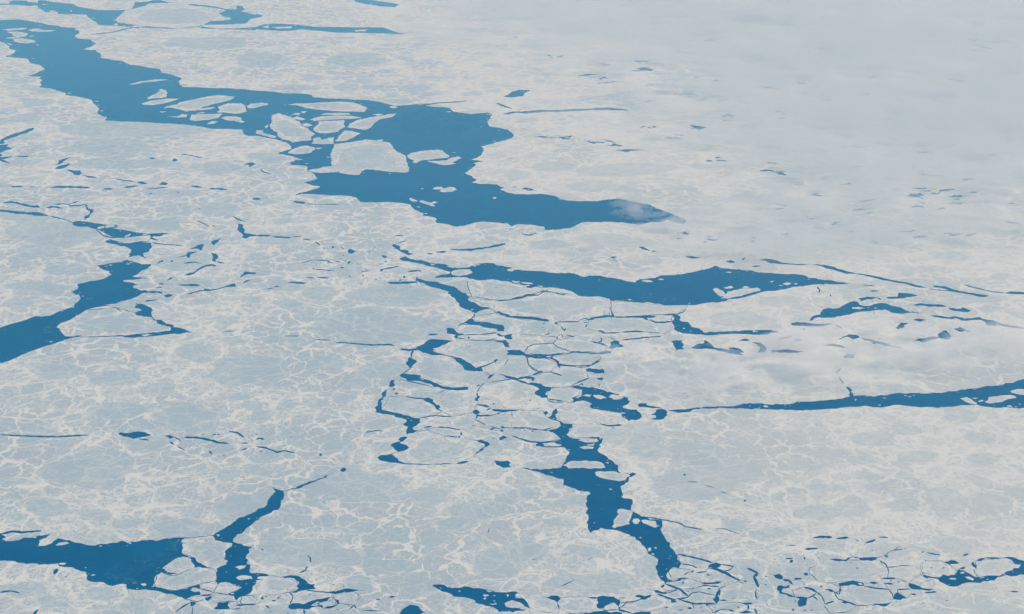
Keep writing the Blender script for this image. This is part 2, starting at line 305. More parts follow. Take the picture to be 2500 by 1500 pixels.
CRACKS = """
6 t00 1820,45 1930,55 2050,70 2170,90
4 t00 880,335 1080,318 1240,275 1360,263 1560,272 1700,280
9 t02 0,1085 130,1088 280,1075 440,1075 640,1065 900,1052 1120,1065
4 t01 1700,1002 1990,985 2040,975
6 t01 2320,1000 2400,1030 2473,1050
7 t01 2390,1105 2473,1092 t02 40,1086
12 t00 330,1240 250,1275 150,1305 30,1350 0,1370
5 t10 160,30 280,30
4 t10 1120,250 1210,262 1300,275
8 t10 490,330 560,325 680,325 870,332
6 t10 100,322 220,322
5 t10 280,322 350,326
6 t10 1000,343 1090,345
7 t10 1200,330 1330,315
4 t10 1420,345 1620,328
7 t10 2020,342 2200,348
8 t10 1850,318 1900,322 1950,330
4 t10 1750,10 1850,22 1960,45
6 t10 1440,44 1500,50
8 t10 30,475 110,470 200,490 290,510 370,518
7 t10 450,525 520,515 600,530
5 t10 520,495 600,488 660,495 680,510 830,495
5 t10 660,492 760,465
4 t10 490,607 600,632 650,650
5 t10 930,740 1000,795 1060,810 1200,815
9 t10 1475,790 1460,820 1525,840
4 t10 1460,865 1600,880 1770,893
8 t10 1420,1340 1540,1340 1570,1355
6 t10 1500,1300 1570,1295
6 t10 1535,1258 1590,1265
6 t10 1400,1430 1520,1415
6 t20 1470,110 1510,135
6 t20 1110,5 1170,40
5 t10 1910,655 1950,670 2020,705
6 t10 2250,605 2300,640 2380,660
8 t11 -10,795 140,795
6 t11 160,805 340,815
3 t11 340,810 450,800
7 t11 450,830 520,835
8 t11 570,855 620,885
4 t10 1720,1005 1810,985
5 t10 2090,1045 2170,1065
8 t10 1790,1175 1860,1160 1920,1120 1990,1085 2040,1078 2090,1090
5 t10 1770,1062 1880,1050 1940,1062
6 t10 1520,1065 1550,1045 1580,1038
8 t10 1650,1040 1672,1046
6 t10 1615,1225 1670,1200
5 t10 1810,1360 1930,1330 2060,1320 2180,1290
7 t10 1720,1272 1930,1275
12 t10 2440,440 2520,440
3 t11 480,490 650,492 800,495
5 t11 40,145 70,180 140,195
4 t11 440,1060 540,1032 680,1035 740,1060
8 t11 1210,990 1270,1005
8 t11 490,1200 560,1205
6 t11 590,1200 700,1205
8 t11 310,1245 480,1255
8 t11 180,1290 220,1285
4 t11 90,1315 180,1300
5 t11 1190,1130 1380,1090
3 t11 1010,1150 1100,1130
8 t11 1470,1145 1560,1132 1600,1140
9 t11 728,903 758,910
6 t11 820,905 845,925
6 t11 1340,795 1420,795
4 t11 560,1120 760,1135
5 t11 760,1040 820,1055
9 t11 1385,1225 1400,1228
12 t11 1420,1190 1440,1200
9 t11 1270,1250 1400,1252 1560,1245
3 t11 1340,880 1450,840
7 t11 1740,955 1840,950
8 t11 1655,970 1705,972
4 t11 1870,930 1960,930
8 t12 0,1408 100,1390 150,1370 260,1372
4 t12 0,325 45,325
8 t12 1230,905 1330,940
12 t12 2070,1045 2150,1050
9 t12 2220,1030 2250,1010
9 t12 1680,1000 1800,1010
9 t12 2400,1030 2473,1035
8 t12 2320,1095 2400,1090
9 t13 1590,1283 1700,1295 1800,1330 1950,1355 2070,1380 2130,1378
3 t13 1550,1310 1800,1335
4 t13 1900,1270 2000,1300 2130,1330 2280,1352
9 t13 1410,1465 1480,1460 1550,1470 1640,1470 1720,1480
6 t13 470,1290 500,1320 490,1350
5 t13 600,1360 610,1385
4 t13 910,1275 1030,1280
6 t13 1050,1390 1095,1415
10 t23 1580,85 1650,92 1750,110 1810,100 1900,125 2040,110 2090,130 2180,145 2280,180 2400,195 2500,210
4 t23 640,170 720,210
5 t23 330,225 360,205
5 t23 90,318 170,295 240,280
9 t23 250,320 330,320
6 t23 735,745 700,705 680,670
6 t23 660,640 705,590
10 t22 740,125 800,105 880,92 945,85
5 t22 985,97 1100,100
6 t22 1330,130 1390,150 1540,147
4 t22 1480,78 1600,68 1650,50 1680,20
10 t21 2460,95 2520,100 2663,108 2763,125 2833,135
4 t22 440,145 640,143
9 t22 710,195 725,170
6 t22 690,152 730,150
7 t22 500,225 520,210
7 t22 480,260 490,295
7 t22 520,270 600,290
8 t22 430,310 440,290
5 t22 700,110 740,120
7 t22 830,232 870,240 900,255
4 t22 870,255 1050,250
6 t22 1060,245 1200,235 1270,240
4 t22 930,290 1000,320
6 t22 760,335 840,350 930,380
5 t22 1060,320 1200,308 1320,290
4 t22 120,440 150,385 220,360 400,350 430,320
4 t22 400,350 430,385 560,430
4 t22 130,470 150,500 160,560 200,600 270,628
7 t22 200,660 270,628 300,630
6 t22 370,630 490,665
6 t22 835,740 850,765
9 t22 50,695 120,680 210,690 190,712
7 t22 620,740 680,710 740,690
5 t22 345,890 420,900 500,915
4 t22 340,895 380,920 490,922
8 t22 850,1130 930,1150 1060,1140
6 t22 0,1245 70,1270 160,1300 260,1312 420,1300
5 t22 230,1335 330,1352 490,1350
6 t22 0,1170 190,1170
4 t22 190,1172 260,1190 370,1195
6 t22 -200,990 -70,1000 0,1000 60,995
5 t32 1310,548 1500,580 1600,600 1680,640 1800,660 1840,665
3 t32 1960,660 2050,660 2200,710
7 t32 1600,905 1700,925 1830,955 1940,990
5 t32 2010,1000 2140,1025 2095,1060 2050,1068
6 t32 1640,1000 1740,1015 1790,1040
8 t32 1470,1190 1560,1220 1620,1245 1700,1310
6 t32 1780,1085 1880,1075
9 t32 1840,1185 1880,1190 1950,1185 2020,1175
6 t32 1850,1205 2000,1220
10 t32 1470,1200 1440,1225
7 t32 1400,1290 1530,1335 1580,1345
5 t32 1560,1215 1590,1250 1500,1280
5 t32 1580,1340 1690,1325 1740,1280 1800,1270 1950,1300
8 t32 1630,1330 1680,1330
7 t32 1600,1330 1640,1350 1760,1385 1960,1380
6 t32 2005,1350 2080,1350
12 t32 2270,1040 2330,1065 2370,1090 2340,1125 2365,1190 2380,1225
6 t32 2360,1240 2350,1300 2370,1340
9 t32 1690,1425 1740,1430
6 t32 1740,1385 1760,1430
9 t32 1870,1400 1900,1390
7 t32 2090,1440 2140,1460
9 t32 2200,1470 2310,1465
7 t32 1940,1470 2020,1440
10 t32 2285,1395 2280,1440
10 t32 2340,1430 2370,1484
6 t32 740,1325 830,1330
8 t32 1030,1410 1040,1445 1170,1480
5 t32 1040,1430 1110,1370 1190,1360 1245,1340
8 t30 -40,720 0,715 120,685 210,695 400,680
6 t30 -20,1278 100,1260 190,1280
6 t30 1690,1470 1800,1390 1850,1370
6 t30 1940,1305 2050,1300
6 t30 2280,1400 2473,1390
5 t30 2250,1440 2330,1430
4 t30 1860,1410 1855,1500
9 t30 320,1484 370,1440
8 t31 1160,1345 1200,1340
8 t31 1280,1320 1350,1315
6 t31 900,1435 950,1400 970,1435
8 t31 150,1355 190,1355
8 t31 90,1400 130,1430
8 t31 460,1440 470,1484
6 t31 500,915 520,940 530,990
6 t31 500,1020 480,1060 420,1085
5 t31 2240,700 2255,650
4 t31 1020,1445 1200,1455
5 t31 735,1275 620,1270 480,1250
5 t31 320,1270 360,1310 330,1400
10 t33 430,750 500,738 620,742
10 t33 660,755 780,745
4 t33 840,765 880,775
9 t33 940,798 1000,780 1040,765
5 t33 1060,740 1160,745
5 t33 190,820 270,820
8 t33 355,855 480,852
7 t33 165,950 240,945
8 t33 600,957 750,965 800,935
5 t33 810,930 880,945
10 t33 345,930 355,960
6 t33 1080,965 1140,1000 1160,1060
5 t33 1160,1035 1240,1025
6 t33 1200,870 1300,858
8 t33 1120,915 1160,935
5 t33 1530,890 1670,915
9 t33 1880,920 1935,900
10 t33 145,1150 200,1160 240,1200
12 t33 350,1225 430,1245 470,1270
10 t33 570,1245 640,1270
8 t33 430,1310 480,1345
6 t33 930,1215 1050,1235 1170,1245
9 t33 980,1180 1060,1185
8 t33 1120,1185 1210,1195
6 t33 1510,1278 1630,1270
7 t33 1380,1290 1430,1298
7 t33 550,1385 640,1360
9 t33 710,1370 780,1370 850,1400
7 t33 1090,1140 1240,1140
7 t33 2340,1265 2420,1268
9 t33 230,1445 255,1440
5 t33 1170,1245 1200,1290 1215,1330
4 t33 850,1400 960,1400
5 t33 640,1270 690,1290 700,1215
5 t33 470,1270 520,1310 550,1385
5 t33 385,1330 430,1310 470,1275
5 t33 1240,1250 1370,1240
3 t21 270,280 420,282
4 t21 570,315 720,325
6 t21 770,342 900,350 1100,368 1300,365 1340,375
5 t21 1520,415 1500,450 1500,490
4 t21 1510,580 1450,625 1390,660
5 t21 2115,60 2105,90 2080,115
5 t21 1960,175 2000,155
7 t21 1660,272 1760,262
4 t21 1940,300 2020,308
8 t21 2055,285 2055,310
5 t21 2160,268 2320,250
4 t21 2020,268 2160,268
3 t21 1830,800 1740,840
10 t21 1340,840 1372,835
8 t21 1328,785 1335,800
5 t21 1440,860 1540,885 1630,885
5 t21 1580,1070 1740,1050 1890,1062
4 t31 1400,30 1620,38
8 t21 1620,1165 1700,1155
5 t21 1750,1162 1850,1165 1980,1190
5 t21 1830,1245 1940,1255
5 t21 2130,590 2240,560 2300,535
4 t21 2210,625 2260,650
6 t21 2130,770 2170,755
4 t21 2130,830 2160,780 2215,725
9 t21 2130,940 2250,965
8 t21 2280,1000 2400,1010 2473,1000
7 t21 2225,1000 2270,975
7 t21 2130,1075 2140,1050 2270,1050
4 t21 2120,1090 2220,1140
9 t21 2365,1160 2400,1165
9 t21 2360,1190 2390,1200
8 t31 1940,30 2050,10
3 t21 2250,730 2473,695
4 t21 2320,310 2200,325
6 t20 0,1235 200,1245 400,1253 560,1255 700,1245 860,1238
7 t20 1340,1275 1440,1288
6 t20 1685,1258 1740,1285
8 t20 1640,1305 1680,1330
9 t20 1780,1262 1900,1262 2000,1280 2130,1315 2210,1318
4 t20 1710,1350 1800,1390
7 t20 2210,1200 2290,1215 2360,1265
5 t20 2330,1315 2400,1318
5 t20 2050,1235 2090,1230
7 t20 2020,1390 2050,1425
6 t20 2330,1385 2390,1365
6 t20 2160,1430 2170,1445
7 t21 0,1280 40,1268 80,1282
6 t21 0,1345 100,1365 200,1405 280,1388 380,1412
9 t21 615,1415 635,1440
4 t21 1050,1215 1180,1190 1220,1205
3 t20 2150,235 2260,235
3 t32 1700,205 1800,208
3 t32 1860,240 1950,262
3 t32 2010,300 2080,318
8 t32 1655,138 1680,138
9 t32 2240,385 2262,388
4 t32 470,1215 530,1190 600,1155
3 t32 720,960 780,940
3 t32 185,965 240,950
3 t30 1985,755 2005,785
"""
FLOES = """
t00 15,290 120,278 255,270 260,280 180,292 80,300
t00 270,292 340,278 430,292 545,296 480,308 370,310 300,305
t00 70,310 170,308 270,325 250,355 170,362 115,345 130,335
t00 50,370 130,360 200,366 120,376
t00 130,382 210,372 300,385 350,408 270,422 180,415 135,402
t00 330,430 385,437 360,442
t00 55,412 100,425 130,435 80,432
t00 270,350 335,346 300,358
t00 1250,818 1350,790 1500,770 1630,772 1500,790 1380,803 1290,820
t00 1420,945 1500,910 1545,880 1530,872 1565,858 1600,872 1612,890 1610,940 1560,950 1480,953 1430,964
t00 1365,1003 1450,977 1600,957 1740,955 1680,975 1560,1005 1480,1018 1390,1015
t00 1590,1038 1660,1020 1710,1010 1730,992 1870,965 2000,935 2110,922 2210,930 2270,940 2220,970 2100,1000 1950,1042 1880,1068 1800,1080 1740,1062 1660,1045
t00 1890,1064 1960,1048 2085,1038 2040,1055 1940,1068
t00 1890,1098 1960,1085 1985,1090 1930,1100
t00 2110,1030 2200,1000 2330,1000 2368,1020 2375,1060 2385,1080 2330,1095 2260,1103 2160,1090 2095,1088 2120,1060
t00 2382,1030 2420,1005 2473,1000 t01 50,995 110,1000 120,1015 60,1025 0,1040 t00 2440,1050 2395,1048
t00 1540,1080 1610,1080 1560,1090
t00 1615,1133 1720,1125 1760,1102 1810,1110 1800,1135 1720,1138
t00 1830,1155 1850,1110 2000,1105 2150,1102 2115,1138 2020,1160 1930,1168 1870,1172
t00 2135,1145 2180,1125 2250,1128 2330,1140 2340,1168 2370,1180 2330,1190 2270,1172 2190,1165
t00 1990,1205 2050,1172 2110,1180 2070,1198 2010,1203
t00 470,105 510,103 555,115 490,118
t00 400,42 475,45 420,50
t00 1100,235 1120,225 1140,245 1105,248
t00 675,103 690,101 697,112 680,116
t01 60,265 130,245 120,275
t01 150,262 350,258 340,275 200,280
t01 950,295 1080,285 1060,305 960,305
t01 305,1012 380,1002 520,1000 650,990 800,985 930,990 1000,1010 1075,1045 1045,1085 960,1082 860,1080 740,1076 600,1062 480,1045 415,1025
t01 620,1110 680,1095 800,1092 900,1096 910,1110 780,1113
t01 1120,1108 1180,1102 1225,1106 1170,1122
t01 515,1160 560,1140 650,1125 800,1118 920,1122 1020,1138 950,1150 860,1153 700,1160 560,1172
t01 570,1230 600,1205 610,1173 700,1170 850,1165 850,1200 865,1230 820,1250 800,1275 700,1290 620,1290 570,1272 555,1245
t01 880,1235 900,1200 980,1162 1100,1135 1200,1122 1280,1105 1360,1102 1320,1130 1200,1155 1150,1185 1120,1220 1080,1250 1040,1258 940,1240
t01 135,1220 155,1160 150,1120 220,1095 330,1130 380,1160 420,1175 440,1215 500,1240 570,1295 530,1325 540,1355 420,1368 350,1378 310,1358 240,1345 215,1320 210,1285 165,1260 140,1245
t01 80,1225 120,1205 108,1235 90,1238
t01 0,1262 70,1262 60,1285 130,1300 200,1320 180,1340 60,1308 0,1290
t01 340,1110 380,1095 430,1095 420,1115
t01 360,1140 400,1125 440,1140 480,1155 440,1165 390,1155
t01 430,1080 495,1078 470,1095 440,1095
t01 448,1200 490,1190 550,1215 500,1225 455,1220
t01 535,1390 560,1365 550,1345 600,1328 640,1350 700,1335 755,1328 752,1392 650,1396
t01 768,1368 800,1320 850,1264 930,1268 1010,1290 940,1330 870,1362 800,1368
t01 310,1478 340,1450 430,1415 500,1410 568,1425 575,1440 540,1475 t11 480,3 400,10 310,0
t01 580,1428 650,1430 600,1445
t01 725,1484 765,1392 900,1378 1050,1350 1140,1358 1230,1350 1210,1368 1280,1378 1310,1400 1330,1440 1350,1460 1390,1480 t11 1440,20 1450,60 1465,100 1475,150 1480,180 1440,187 1300,180 1200,165 1120,157 1050,157 1015,180 1000,205 950,210 860,200 805,190 800,178 720,185 620,190 560,185 510,160 600,148 650,130 740,122 725,100 730,60 720,20
t01 1490,1484 1600,1460 1760,1448 1810,1460 1830,1484 t11 1870,25 1850,45 1760,50 1680,62 1600,68 1550,95 1510,88 1520,65 1465,40 1460,20
t11 1640,72 1760,74 1850,67 1900,40 1950,28 1990,45 1900,85 1935,103 1860,112 1790,110 1710,92
t11 1705,345 1740,325 1800,325 1810,340 1870,325 1920,328 1945,350 1900,370 1800,375 1770,368 1790,350 1730,350
t11 1590,340 1625,338 1605,348
t11 1480,438 1500,430 1560,455 1555,465 1500,462
t11 1578,460 1600,452 1690,475 1720,462 1760,475 1710,488 1735,512 1680,505 1620,485
t11 2285,430 2310,422 2325,432 2300,440
t11 1550,515 1590,517 1570,524
t01 1285,1038 1320,1027 1370,1035 1330,1048
t10 955,710 1010,700 1010,720 950,735
t10 1025,693 1110,693 1110,712 1020,722
t10 1205,800 1255,777 1265,785 1215,808
t10 1165,785 1180,783 1178,792
t10 1010,1465 1110,1452 1100,1470
t20 1360,275 1420,260 1475,268 1400,285
t20 1330,25 1355,20 1370,32 1340,40
t11 1885,1150 1920,1130 2000,1122 2070,1120 2090,1155 2040,1175 1960,1185 1900,1175
t11 1840,1088 1900,1086 1970,1096 1900,1108
t11 2420,1125 2473,1105 t12 20,1120 0,1140 t11 2440,1138
t12 0,1228 80,1238 40,1252 0,1248
t12 85,1243 180,1250 210,1262 120,1260
t12 240,1275 300,1283 280,1290
t12 385,1312 440,1312 555,1342 500,1352 420,1338
t12 1250,1230 1300,1222 1365,1240 1300,1245
t12 1940,1320 1970,1300 2050,1340 2060,1370 2020,1385 1960,1345
t12 2020,1398 2080,1350 2080,1335 2200,1310 2370,1298 2400,1325 2330,1342 2230,1370 2150,1388 2080,1405
t12 2040,1300 2110,1280 2140,1298 2070,1308
t12 2220,1295 2260,1283 2300,1296 2250,1302
t13 140,1262 185,1247 225,1255 190,1275
t13 15,1240 65,1232 40,1248
t13 245,1260 285,1255 275,1270
t13 100,1272 140,1275 125,1282
t12 140,347 175,344 160,353
t23 810,5 870,0 935,10 890,22 815,18
t23 1340,40 1390,38 1385,50
t23 1855,885 1920,872 1960,890 2020,930 2010,945 1940,930 1890,905
t23 1970,880 2030,878 2000,890
t23 2030,915 2060,898 2085,900 2050,918
t23 2090,915 2140,870 2240,855 2340,850 2390,862 2400,880 2320,890 2260,920 2170,930 2110,928
t23 2340,815 2400,795 2473,795 2560,800 2560,850 2473,850 2400,840 2350,830
t23 1060,948 1090,942 1085,955
t23 1110,875 1145,880 1125,885
t23 835,893 857,895 845,907
t22 2330,980 2400,970 2390,983
t22 1840,238 1880,232 1900,245 1860,250
t22 1650,203 1672,205 1660,217
t22 680,855 720,845 770,850 750,870
t22 785,850 850,850 915,880 860,892 810,880
t22 935,870 960,857 1060,870 1060,890 980,895
t22 640,1290 700,1270 820,1274 835,1295 760,1310 700,1308
t22 650,1355 700,1342 790,1352 780,1373 700,1375
t22 720,1330 800,1318 790,1338 740,1340
t32 490,45 540,17 600,2 720,0 850,15 890,40 905,65 850,78 760,80 680,70 550,78
t32 800,115 860,102 1000,107 1130,132 1140,150 1100,185 1040,202 940,185 850,165 810,145
t32 965,640 980,590 1000,555 1030,520 1015,485 1060,465 1110,478 1165,482 1162,520 1138,580 1138,615 1050,635 990,655
t32 1160,585 1175,562 1220,560 1240,585 1222,612 1180,612
t32 1250,580 1270,572 1390,587 1405,640 1380,650 1310,620 1262,605
t32 1225,745 1250,738 1245,755
t32 1310,850 1340,840 1345,870 1320,880
t32 1370,840 1400,840 1390,855
t32 1340,905 1370,895 1375,915
t32 40,1290 70,1285 75,1300 50,1305
t32 905,20 935,18 930,32
t31 2220,1260 2250,1252 2285,1268 2250,1272
t31 2195,1330 2220,1322 2225,1335 2205,1345
t31 2250,1385 2320,1375 2325,1390
t31 2420,1295 2445,1298 2430,1320
t31 1855,1220 1910,1224 1900,1235
t31 2290,1352 2315,1356 2300,1362
t31 2290,1300 2315,1304 2300,1310
t31 1600,1475 1630,1470 1650,1484 1610,1490
t30 2270,1030 2320,1015 2380,1015 2360,1040 2310,1055
t30 2280,1130 2310,1115 2430,1120 2440,1145 2300,1150
t30 2090,717 2125,715 2110,735
t30 362,832 400,800 450,770 540,742 558,755 500,800 430,825
t30 535,820 570,795 640,785 670,800 620,815
t30 955,832 975,818 990,828
t30 1850,1250 1880,1232 1915,1240 1890,1265
t33 1900,1125 1940,1120 1990,1145 1980,1160 1930,1145
t33 865,1187 900,1182 915,1205 885,1202
t33 1975,1035 1995,1030 2005,1045
t33 1855,1080 1890,1075 1900,1090 1865,1095
"""
# pans of level ice frozen into the pack: centre, half width, half height, in survey pixels
PANS = """
930,800,160,46 222,1148,106,48 330,316,168,22 970,722,102,26 280,923,70,19 288,1003,74,20 462,1021,92,33 607,905,90,42 480,862,45,24 140,905,60,22
268,358,105,20 272,400,92,14 878,1187,120,42 1135,1264,58,30 735,1349,112,38 875,1362,60,24 1220,1375,68,38 965,1380,48,14 450,1292,70,26 592,1240,62,36
115,1240,52,20 232,1258,40,16 1275,1347,62,24 1448,1424,95,28 1580,1385,30,30 1700,1180,112,40 1800,1150,62,26 1395,1225,40,16 1370,1275,42,10
2000,1252,58,18 2080,1237,36,26 2310,1225,55,32 2415,1232,48,28 2205,1234,38,16 2015,1192,48,9 2170,1345,58,20 1890,1300,42,14 2080,1390,70,18 2130,1072,56,17
1543,1062,82,26 1705,1110,76,30 1585,1100,50,18 660,915,42,20 792,888,50,18 945,905,72,20 975,985,34,18 700,990,28,12 770,985,36,12
1350,407,58,11 1530,415,115,17 1440,455,55,14 1520,460,36,9 1340,597,44,12 1500,588,90,16 870,146,76,16 640,147,66,18 720,215,62,7 845,215,32,9 530,105,80,14
480,105,80,14 130,570,110,30 60,530,60,16 95,615,55,16 450,640,72,22 500,600,36,16 400,400,40,10 530,410,60,14 420,470,60,10 390,550,60,14 1010,740,30,10
820,505,50,9 930,600,30,10 1060,640,60,9 1170,605,60,14 900,720,60,14 690,700,60,12 780,715,50,14 160,660,50,14 90,705,70,18 250,760,36,10 360,800,60,12 
2020,1108,36,12 2400,1120,40,14 1960,1140,60,10 2240,1115,50,14 1900,735,50,12 1800,780,70,18 2180,690,60,8 1600,745,90,10 1380,745,90,16 1480,790,60,12
1190,840,36,14 1180,925,60,16 1000,930,60,14 1110,905,40,14 970,980,60,22 1060,1110,60,18 1250,865,40,14 1250,900,36,10 1290,865,36,10 1420,872,44,10 
570,1475,30,8 340,1480,50,18 60,1440,50,20 250,1450,40,16 130,1470,40,14 60,290,40,10 90,250,45,9 130,220,60,8 180,215,50,9
"""
# plates of pack ice that cracks have cut loose
PLATES = """
t21 1225,1000 1290,870 1440,860 1600,885 1690,920 1780,1000 1800,1010 1720,1050 1580,1070 1400,1035
t21 1320,790 1400,700 1720,775 1850,802 2055,800 2130,830 2130,940 2110,1000 2095,1020 1890,1062 1800,1010 1770,950 1710,895 1620,880 1440,860 1350,840
t21 1520,580 1555,530 1500,480 1520,415 1640,445 1820,465 1900,490 1990,560 2100,620 2200,640 2260,660 2180,755 2060,775 1900,780 1750,740 1690,715 1590,690 1590,665 1420,645
t21 1710,400 1910,325 2100,320 2200,325 2380,345 2440,440 2420,560 2340,545 2300,530 2180,585 2120,590 2050,540 1980,500 1820,465 1750,445
t21 1960,270 2010,265 1930,245 1960,180 2000,165 2120,175 2240,200 2330,220 2320,255 2160,268
t21 2110,90 2310,60 2473,100 t22 60,105 20,280 t21 2473,260 2400,240 2390,180 2210,145 2100,135
t21 2200,630 2400,560 2473,470 t22 0,465 110,465 150,490 160,560 260,625 200,660 120,680 50,695 t21 2380,655 2300,640 2260,655
t22 130,470 220,498 330,498 430,530 440,570 370,630 270,628 200,600 160,560
t22 400,480 480,462 590,442 700,445 830,455 860,500 820,520 770,560 700,568 540,560 455,545 430,510
t22 130,440 150,385 220,360 400,350 430,385 560,430 480,450 370,460 230,460
t22 400,350 430,320 600,290 760,335 840,350 930,380 880,430 700,435 560,430 430,385
t22 455,600 470,570 600,575 720,590 720,640 740,690 680,710 620,740 570,765 440,780 300,760 230,735 200,690 300,630 370,630 490,665
t22 740,130 880,92 985,100 1250,105 1390,150 1540,147 1555,190 1480,260 1270,240 1060,245 900,250 830,232 730,210
t22 1320,110 1480,80 1555,78 1540,140 1390,148
t22 440,145 640,143 700,110 740,125 725,170 700,220 600,290 490,290 500,225
t22 0,110 290,125 360,135 410,160 470,180 500,225 480,260 430,290 200,270 0,250
t22 340,830 370,810 380,785 560,770 680,800 660,850 580,880 600,900 560,925 500,912 345,890
t22 520,1230 585,1165 580,1130 680,1140 850,1130 930,1150 1000,1150 880,1230 870,1260 700,1265 560,1265
t22 260,1190 370,1195 400,1185 345,1195 430,1235 475,1280 300,1310 160,1300 0,1245 0,1175
t22 0,1000 60,995 300,1000 345,1070 465,1115 475,1145 345,1180 260,1190 0,1170
t21 2130,1040 2270,1050 2400,1010 2473,1000 t22 0,1000 0,1165 t21 2473,1160 2340,1175 2220,1140 2120,1090
t21 1640,1180 1750,1162 1980,1190 1985,1200 1935,1260 1830,1245 1660,1190
t21 1480,1360 1460,1260 1580,1200 1660,1190 1830,1245 1940,1265 2130,1290 2210,1325 2180,1370 2130,1420 2050,1484 t31 2050,10 1940,30 1620,38 1400,30 t21 1370,1484 1340,1450 1310,1420 1440,1385
t11 2030,1200 2150,1225 2280,1215 2473,1245 t12 140,1280 150,1300 380,1295 250,1372 150,1370 0,1408 t11 2340,1420 2200,1400 2080,1385
t12 150,1378 300,1330 420,1345 570,1360 700,1385 830,1380 940,1405 960,1425 t22 955,20 940,95 740,125 640,143 440,145 360,135 190,108 0,95 t21 2400,65 2310,50 t11 2250,1484 2080,1400 2340,1425 t12 0,1414
t12 960,1425 1150,1435 1480,1470 1700,1465 1690,1484 t22 1650,50 1600,68 1250,85 985,97 975,65 955,20
t00 1110,190 1160,150 1215,98 1330,75 1440,38 1820,45 1980,60 2160,90 2110,130 2150,155 2235,190 2150,205 2040,208 1970,243 1900,262 1700,280 1560,272 1320,250 1130,215
t33 1990,1060 2010,970 2080,955 2200,950 2330,955 2380,1000 2440,1010 2420,1040 2300,1075 2230,1115 2100,1120 2020,1130 1985,1050
t33 700,1260 740,1215 870,1215 930,1215 1050,1235 1170,1245 1200,1290 1210,1340 1190,1370 1040,1385 960,1398 850,1400 780,1370 680,1340 640,1275
t33 400,1040 600,960 750,965 890,965 1030,960 1080,965 1160,1060 1090,1140 1050,1190 930,1180 820,1160 600,1180 480,1170 400,1090
t33 830,925 930,800 1040,765 1280,830 1200,870 1120,915 1060,940 930,940 875,945
t33 1100,1140 1240,1140 1360,1185 1370,1240 1240,1250 1170,1245 1120,1185
t33 1160,1035 1240,1025 1470,1000 1470,1105 1360,1185 1240,1140 1150,1140 1160,1060
t33 1490,960 1680,970 1750,1005 1830,1060 1800,1105 1690,1100 1650,1130 1490,1085
t33 1480,1180 1590,1150 1600,1245 1490,1235 1450,1210
t33 1250,1250 1400,1245 1380,1290 1340,1330 1290,1300
t33 230,1250 350,1225 430,1300 400,1320 330,1320 260,1320
t33 510,1285 640,1280 690,1310 640,1360 540,1370 480,1330
t33 200,1160 330,1160 350,1215 240,1260 205,1230
t33 940,1190 1060,1190 1110,1235 1050,1235 930,1215
t33 600,1180 690,1215 690,1280 640,1270 500,1210
t33 540,1400 640,1360 780,1375 870,1405 780,1460 600,1475
t32 1510,1080 1540,1040 1610,1040 1720,1060 1640,1135 1560,1150
t32 1640,1000 1600,910 1830,955 1940,990 1890,1025 1790,1040
t32 1830,1090 1900,1035 1980,1060 2060,1100 2050,1160 1950,1180 1840,1185 1780,1110
t32 1480,1195 1510,1175 1700,1140 1840,1185 1850,1210 1740,1240 1620,1245
t32 1740,1240 1850,1210 2000,1220 1990,1310 1950,1300 1800,1270 1700,1300 1620,1245
t32 1690,1330 1740,1280 1800,1272 1970,1305 1955,1370 1760,1385 1640,1350
t32 1470,1280 1500,1260 1590,1250 1690,1310 1690,1325 1580,1340 1530,1335 1450,1300
t32 2000,1240 2180,1170 2350,1230 2350,1340 2170,1365 2080,1350 2005,1340
t32 1190,1360 1245,1345 1290,1345 1400,1295 1530,1340 1535,1375 1470,1420 1330,1462 1200,1450 1060,1415
t32 1450,1230 1480,1205 1560,1225 1590,1250 1500,1278
t32 1900,1400 1980,1385 2170,1370 2260,1392 2290,1440 2200,1470 2090,1440 2020,1440 1940,1470
t32 870,1425 900,1400 980,1370 1030,1400 1030,1440 900,1450
t32 440,1370 470,1330 700,1310 820,1340 835,1375 815,1395 825,1425 790,1460 700,1475 560,1480 460,1440
t32 1040,1330 1170,1320 1240,1345 1110,1365 1050,1380
t32 1500,1430 1540,1375 1640,1380 1740,1390 1740,1430 1690,1484 1520,1484
t30 1765,770 1900,742 2055,725 2080,765 2245,800 2240,830 2180,900 2165,955 2200,970 2185,1005 2090,1045 2000,1030 1910,985 1850,930 1755,890
t30 1490,1180 1520,1110 1560,1075 1640,1110 1720,1105 1860,1040 2060,1045 2090,1080 2090,1160 1925,1195 1700,1258 1510,1225
t30 1590,1060 1620,1000 1700,945 1780,925 1850,950 1875,1035 1730,1095
t30 1940,1195 2090,1160 2110,1200 2060,1280 1990,1250
t30 2110,1200 2180,1175 2340,1225 2200,1290 2060,1275
t30 2040,1330 2110,1285 2260,1310 2270,1345 2210,1358 2110,1370 2060,1365
t30 2210,1365 2280,1360 2330,1420 2250,1440 2200,1400
t30 2320,1370 2340,1310 2440,1300 2473,1330 2473,1390 2350,1395
t30 1930,1250 1990,1255 2060,1280 1950,1300
t30 1800,1340 1860,1315 1980,1310 1970,1340 1900,1365
t31 0,1160 130,1110 280,1135 390,1160 415,1190 410,1235 320,1275 150,1300 0,1260
t31 350,1380 360,1310 480,1255 620,1270 735,1285 730,1318 540,1355 460,1390
t31 560,1390 640,1365 780,1345 740,1405 650,1430 640,1400
t31 740,1292 950,1262 1010,1320 950,1390 800,1380
t31 2400,1385 2473,1350 t32 30,1360 170,1430 110,1445 t31 2473,1425
t32 170,1310 300,1330 380,1345 440,1370 440,1484 190,1440 150,1375
t10 1280,810 1440,788 1470,800 1440,850 1330,855 1260,868 1200,870 1100,845 1040,830 1060,810
t20 560,190 830,30 1110,5 1310,60 1420,95 1510,150 1650,205 1480,245 1220,280 830,290 630,285 570,220
"""
